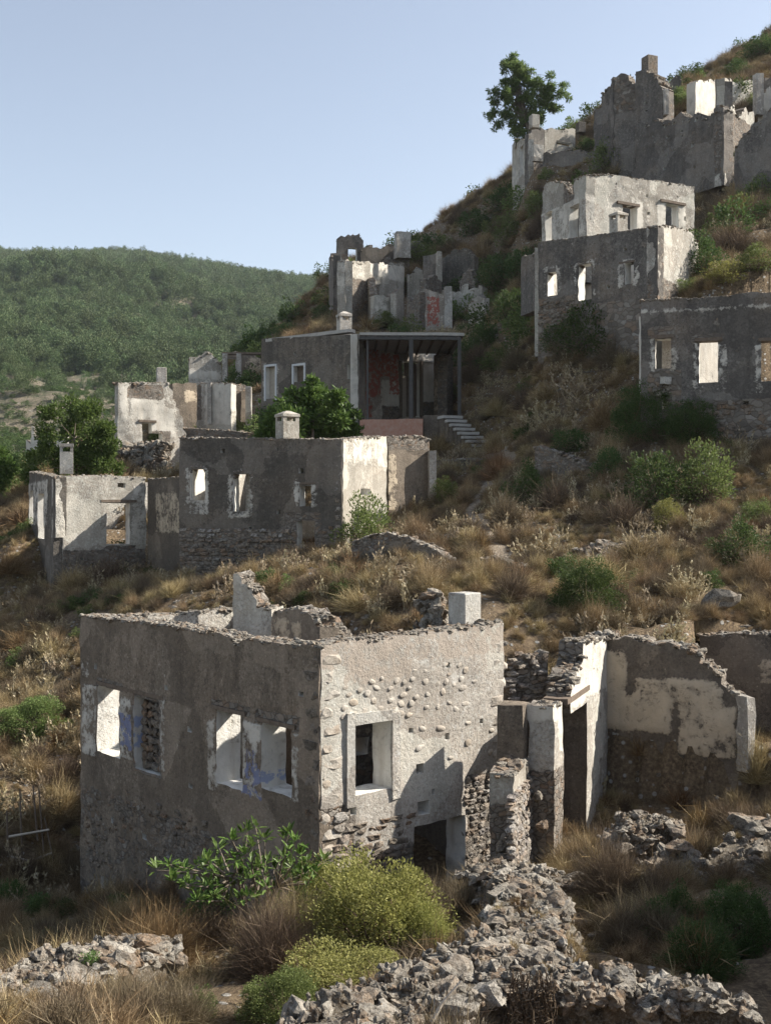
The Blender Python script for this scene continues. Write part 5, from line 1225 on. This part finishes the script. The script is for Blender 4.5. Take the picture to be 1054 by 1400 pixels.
# saplings / broad leaved fig in front of the big house: separate large leaves
def fig_front():
    label = 'broad leaved fig with bunches of large bright leaves before the foreground house'
    tips = []
    d0 = 15.2
    base = np.array([*P(350, d0), gnd(*P(350, d0))]); h = empty('fig_tree', tuple(base), label, 'fig tree')
    targets = [(215,1190),(232,1182),(250,1192),(268,1185),(285,1178),(300,1160),(298,1195),(318,1150),(322,1180),(338,1138),(350,1132),(345,1160),(362,1148),(358,1180),(375,1190),(330,1200),(395,1140),(404,1152),(410,1170),(398,1185),(420,1180),(430,1195),(385,1205),(350,1205),(310,1212),(280,1208),(255,1210),(235,1205),(440,1180),(415,1205),(365,1215),(292,1225),(340,1228),(405,1222),(270,1232),(312,1240),(372,1240)]
    segs = []; P_ = []; D_ = []
    hub = [base + [(px - 350) / F * d0 * .35, rs.uniform(-.2, .2), .55 + rs.random() * .3] for px in (250, 300, 350, 400, 430)]
    for hb in hub: segs.append((base, hb, .035, .025))
    for px, py in targets:
        d = d0 + rs.uniform(-.7, .9); t = np.array([(px - CX) / F * d, d, zz(py, d)]); hb = min(hub, key=lambda q: abs(q[0] - t[0])); m = (hb + t) / 2 + rg.normal(size=3) * .08
        segs += [(hb, m, .02, .013), (m, t, .013, .007)]
        for q, cnt in ((t, 10), (m * .35 + t * .65 + rg.normal(size=3) * .08, 7), (m + rg.normal(size=3) * .12, 6)):
            for _ in range(cnt): D_.append(unit(rg.normal(size=3) + [0, 0, .9])); P_.append(q + D_[-1] * .03)
    v, f = tubes(segs, 6); link('branches', np_mesh('branches', v, f, [M['bark']], True), h)
    # one lobed leaf shape, shared
    out = [(0, 0, 0), (.12, .18, .03), (.3, .3, .05), (.3, .52, .06), (.2, .62, .05), (.17, .85, .02), (0, 1.05, -.04), (-.17, .85, .02), (-.2, .62, .05), (-.3, .52, .06), (-.3, .3, .05), (-.12, .18, .03), (0, .5, -.03)]
    fs = [(12, k, (k + 1) % 12) for k in range(12)]
    lm = np_mesh('leaf', [(x * .62, y, z) for x, y, z in out], fs, [M['fig_single']])
    order = sorted(range(len(P_)), key=lambda i: P_[i][1]); one = set(order[:285]); V = []; Fq = []
    for i in range(len(P_)):
        dr = Vector(D_[i]); rot = dr.to_track_quat('Y', 'Z').to_euler(); s = rs.uniform(.10, .17)
        if i in one:
            o = bpy.data.objects.new('leaf', lm); C.objects.link(o); o.parent = h; o.location = Vector(P_[i]) - h.location; o.rotation_euler = rot; o.scale = (s, s, s)
        else:
            m3 = np.array(rot.to_matrix()); V.append((np.array([(x * .62, y, z) for x, y, z in out]) * s) @ m3.T + P_[i]); Fq.append(np.array(fs) + 13 * (len(V) - 1))
    o = link('leaves', np_mesh('leaves', np.concatenate(V), np.concatenate(Fq), [M['fig']]), h); o['kind'] = 'stuff'
mm = N('fig_leaf_single'); oi = mm.n('ObjectInfo').outputs['Random']; mc = mm.ramp(oi, [(0, (.055, .105, .022)), (.5, (.10, .17, .035)), (1, (.17, .25, .07))]); mm.col(mc); mm.b.inputs['Roughness'].default_value = .4
tt = mm.n('BsdfTranslucent'); mm.l(mc, tt.inputs[0]); mx = mm.n('MixShader'); mx.inputs[0].default_value = .3; mm.l(mm.b.outputs[0], mx.inputs[1]); mm.l(tt.outputs[0], mx.inputs[2]); mm.l(mx.outputs[0], mm.out.inputs[0]); M['fig_single'] = mm.m
fig_front()
# ------------------------------------------------------------------ scattered ground cover (instances)
def scatter(name, pts, scl, meshes, kind='stuff'):
    pc = bpy.data.collections.new(name + '_shapes')
    for m in meshes: o = bpy.data.objects.new('shape', m); pc.objects.link(o)
    n = len(pts); me = bpy.data.meshes.new(name); me.vertices.add(n); me.vertices.foreach_set('co', np.asarray(pts, np.float32).ravel())
    a = me.attributes.new('scl', 'FLOAT_VECTOR', 'POINT'); a.data.foreach_set('vector', np.asarray(scl, np.float32).ravel())
    a = me.attributes.new('rotz', 'FLOAT', 'POINT'); a.data.foreach_set('value', rg.uniform(0, 6.28, n).astype(np.float32))
    a = me.attributes.new('pick', 'INT', 'POINT'); a.data.foreach_set('value', rg.integers(0, len(meshes), n).astype(np.int32))
    o = bpy.data.objects.new(name, me); C.objects.link(o)
    g = bpy.data.node_groups.new(name + '_nodes', 'GeometryNodeTree')
    g.interface.new_socket('Geometry', in_out='INPUT', socket_type='NodeSocketGeometry'); g.interface.new_socket('Geometry', in_out='OUTPUT', socket_type='NodeSocketGeometry')
    nd = g.nodes; i_ = nd.new('NodeGroupInput'); o_ = nd.new('NodeGroupOutput'); ip = nd.new('GeometryNodeInstanceOnPoints'); ci = nd.new('GeometryNodeCollectionInfo')
    ci.inputs['Collection'].default_value = pc; ci.inputs['Separate Children'].default_value = True
    def at(nm, ty):
        q = nd.new('GeometryNodeInputNamedAttribute'); q.data_type = ty; q.inputs[0].default_value = nm; return next(s for s in q.outputs if s.enabled and s.name == 'Attribute')
    cx = nd.new('ShaderNodeCombineXYZ'); g.links.new(at('rotz', 'FLOAT'), cx.inputs[2])
    g.links.new(i_.outputs[0], ip.inputs['Points']); g.links.new(ci.outputs[0], ip.inputs['Instance']); ip.inputs['Pick Instance'].default_value = True
    g.links.new(at('pick', 'INT'), ip.inputs['Instance Index']); g.links.new(cx.outputs[0], ip.inputs['Rotation']); g.links.new(at('scl', 'FLOAT_VECTOR'), ip.inputs['Scale'])
    g.links.new(ip.outputs[0], o_.inputs[0]); md = o.modifiers.new('scatter', 'NODES'); md.node_group = g
    return tag(o, kind=kind)
polys = [f[0] for f in foot[:1] + foot[3:]] + [[(3.2,11.5),(8,11.5),(8,17),(4.6,17)]] + [[P(488,54.5),P(636,54.5),P(632,64.5),P(488,62)], [P(160,58),P(345,58),P(345,67),P(160,67)], [P(500,77.6),P(620,76),P(620,86),P(470,86),P(470,79)]]
def near_points(n, y0, y1, clump, thresh, seed, avoid_path=.3, xr=(-.62, .62)):
    """world points on the hillside, denser in patches"""
    y = np.sqrt(rg.uniform(y0 * y0, y1 * y1, n)); x = rg.uniform(xr[0], xr[1], n) * (y * .8 + 4)
    ok = path_d(x, y) > avoid_path
    for p in polys: ok &= ~inpoly(x, y, p)
    out = []
    for a, b, k in zip(x, y, ok):
        if not k: continue
        if noise.noise(Vector((a * clump + seed, b * clump, seed))) < thresh: continue
        out.append((a, b, gnd(a, b) - .02))
    return np.array(out)
def sc3(n, lo, hi, fl=1.): s = rg.uniform(lo, hi, n); return np.stack([s, s, s * rg.uniform(.75, 1.15, n) * fl], 1)
p = near_points(34000, 8, 60, .45, -.18, 1); q = near_points(9000, 50, 118, .25, -.15, 2)
scatter('dry_grass', np.concatenate([p, q]), np.concatenate([sc3(len(p), .12, .5, .8), sc3(len(q), .4, 1.0, .7)]), UM['straw', 's'] + [UM['straw', 'm'][0]])
p = near_points(9500, 9, 60, .3, -.05, 5); q = near_points(4500, 50, 118, .15, -.1, 6)
scatter('dry_scrub', np.concatenate([p, q]), np.concatenate([sc3(len(p), .4, 1.0, .8), sc3(len(q), .8, 1.9, .7)]), UM['twig', 'm'] + UM['rust', 's'][:1] + UM['straw', 'm'])
p = near_points(5200, 24, 75, .22, -.02, 9)
scatter('dry_flower_stalks', p, sc3(len(p), .5, 1.05, 1.), UM['spike', 's'])
p = near_points(700, 14, 50, .15, .15, 12); q = near_points(800, 55, 118, .08, .0, 13)
scatter('low_green_scrub', np.concatenate([p, q]), np.concatenate([sc3(len(p), .35, .9, .8), sc3(len(q), 1.0, 2.8, .8)]), UM['mastic', 's'] + UM['broom', 's'][:1])
p = near_points(9000, 8, 90, .3, -.3, 17, 0.)
sm = []
for m in ROCK[:6]:
    m2 = m.copy(); m2.materials.clear(); m2.materials.append(M['stones']); sm.append(m2)
scatter('loose_stones', p, np.abs(rg.normal(.0, .12, (len(p), 3))) * [1.3, 1., .7] + .04, sm)
rp = []
for rd in RIDGES:
    for v in rd:
        if rs.random() < .12 and v.z > -8: rp.append(tuple(v - Vector((0, 0, .02))))
scatter('wall_top_grass', rp, sc3(len(rp), .07, .24, .8), UM['straw', 's'] + UM['rust', 's'][:1])
# forest on the far hills
n = 30000; k = rg.uniform(-.55, .03, n); y = np.sqrt(rg.uniform(165 ** 2, 1050 ** 2, n)); x = k * y
fp = []; fs_ = []
for a, b in zip(x, y):
    den = .6 + noise.noise(Vector((a * .012, b * .012, 4))) * .5
    if b < 330 and a / b < -.17: den -= .75 * min(1, (-.17 - a / b) / .06)
    if b < 260: den -= .1
    if rg.random() > den + .25: continue
    fp.append((a, b, gnd(a, b) - .3)); s = rg.choice([3.5, 5.5, 7.5, 10.]) * rg.uniform(.85, 1.15) * (.55 if den < .2 else 1); fs_.append((s, s, s * rg.uniform(.8, 1.15)))
fm = [U('forest_crown', leafy_unit(2000, .052, 22, .15, .1), 'forest') for _ in range(5)]
scatter('pine_forest', fp, fs_, fm)
hp = near_points(1, 8, 9, 1, 2, 1)
n = 5000; k = rg.uniform(-.5, .0, n); y = rg.uniform(150, 520, n); x = k * y
scatter('hillside_scrub', [(a, b, gnd(a, b)) for a, b in zip(x, y)], sc3(n, 1.2, 3.2, .6), [U('scrub', leafy_unit(420, .11, 10, .18, .1), 'green_dark') for _ in range(3)])
# dead sticks and the wooden frame on the left slope
hw = hit(45, 1190); hx, hy, hzz = hw
fr = empty('wooden_frame', hw, 'broken frame of pale sticks and slats standing on the left slope', 'wooden frame')
s = hy / F
def stick(parent, name, a, b, r, mat):
    v, f = tubes([(a, b, r, r * .8)], 6); return link(name, np_mesh(name, v, f, [mat], True), parent)
def pp(px, py, dy=0.): return ((px - CX) * s, hy + dy, (HY - py) * s)
for a, b in (((12,1195),(8,1110)),((32,1200),(26,1080)),((62,1190),(52,1080)),((78,1200),(60,1120)),((52,1150),(44,1075))): stick(fr, 'post', pp(*a), pp(*b, .1), .022, M['wood'])
for a, b in (((14,1143),(68,1134)),((38,1178),(72,1166)),((16,1170),(40,1176)),((42,1190),(74,1180))): stick(fr, 'slat', pp(*a, -.06), pp(*b, -.02), .03, M['woodpale'])
st = empty('dry_stick', (P(610, 9.4)[0], 9.3, -3.9), 'long pale stick leaning on the bottom stone wall', 'stick')
v, f = tubes([((P(590, 9.2)[0], 9.2, zz(1398, 9.2)), (P(604, 9.25)[0], 9.25, zz(1372, 9.25)), .016, .014), ((P(604, 9.25)[0], 9.25, zz(1372, 9.25)), (P(630, 9.3)[0], 9.3, zz(1342, 9.3)), .014, .009)], 6)
link('stem', np_mesh('stem', v, f, [M['woodpale']], True), st)
# tall dry stalks hanging in front of the bottom wall
dk = empty('dead_vine', (P(715, 9.9)[0], 9.9, -4.3), 'tangled dead vine hanging down the dark face of the bottom wall', 'vine')
seg = []
for _ in range(46):
    px = rs.choice([706, 712, 718, 722, 735, 741, 748]) + rs.gauss(0, 3); y0 = rs.uniform(1325, 1345); a = np.array([(px - CX) / F * 9.85, 9.85, zz(y0, 9.85)])
    for k in range(6):
        b = a + [rs.gauss(0, .02), rs.gauss(0, .012), -.075]; seg.append((a, b, .005, .004)); a = b
        if rs.random() < .8: seg.append((b, b + np.array([rs.gauss(0, .03), -.02, rs.gauss(0, .02)]), .01, .004))
v, f = tubes(seg, 4); link('stems', np_mesh('stems', v, f, [M['dust']]), dk)

# ------------------------------------------------------------------ air
hm = bpy.data.materials.new('pale_haze'); hm.use_nodes = True; hn = hm.node_tree; hn.nodes.clear()
ho = hn.nodes.new('ShaderNodeOutputMaterial'); hv = hn.nodes.new('ShaderNodeVolumePrincipled'); hv.inputs['Density'].default_value = HAZE; hv.inputs['Color'].default_value = (.82, .88, .96, 1)
hv.inputs['Anisotropy'].default_value = .3; hn.links.new(hv.outputs[0], ho.inputs['Volume'])
zlo = float(Z.min()) - 1.; zhi = max(float(Z.max()) + 12, 20)
bm = bmesh.new(); bmesh.ops.create_cube(bm, size=1.0); bmesh.ops.transform(bm, matrix=Matrix.Translation((0, 1440, (zlo + zhi) / 2)) @ Matrix.Diagonal((6040, 2950, zhi - zlo, 1)), verts=bm.verts)
me = bpy.data.meshes.new('haze'); bm.to_mesh(me); bm.free(); me.materials.append(hm); tag(link('haze', me), kind='stuff')
print('haze z', zlo, zhi)
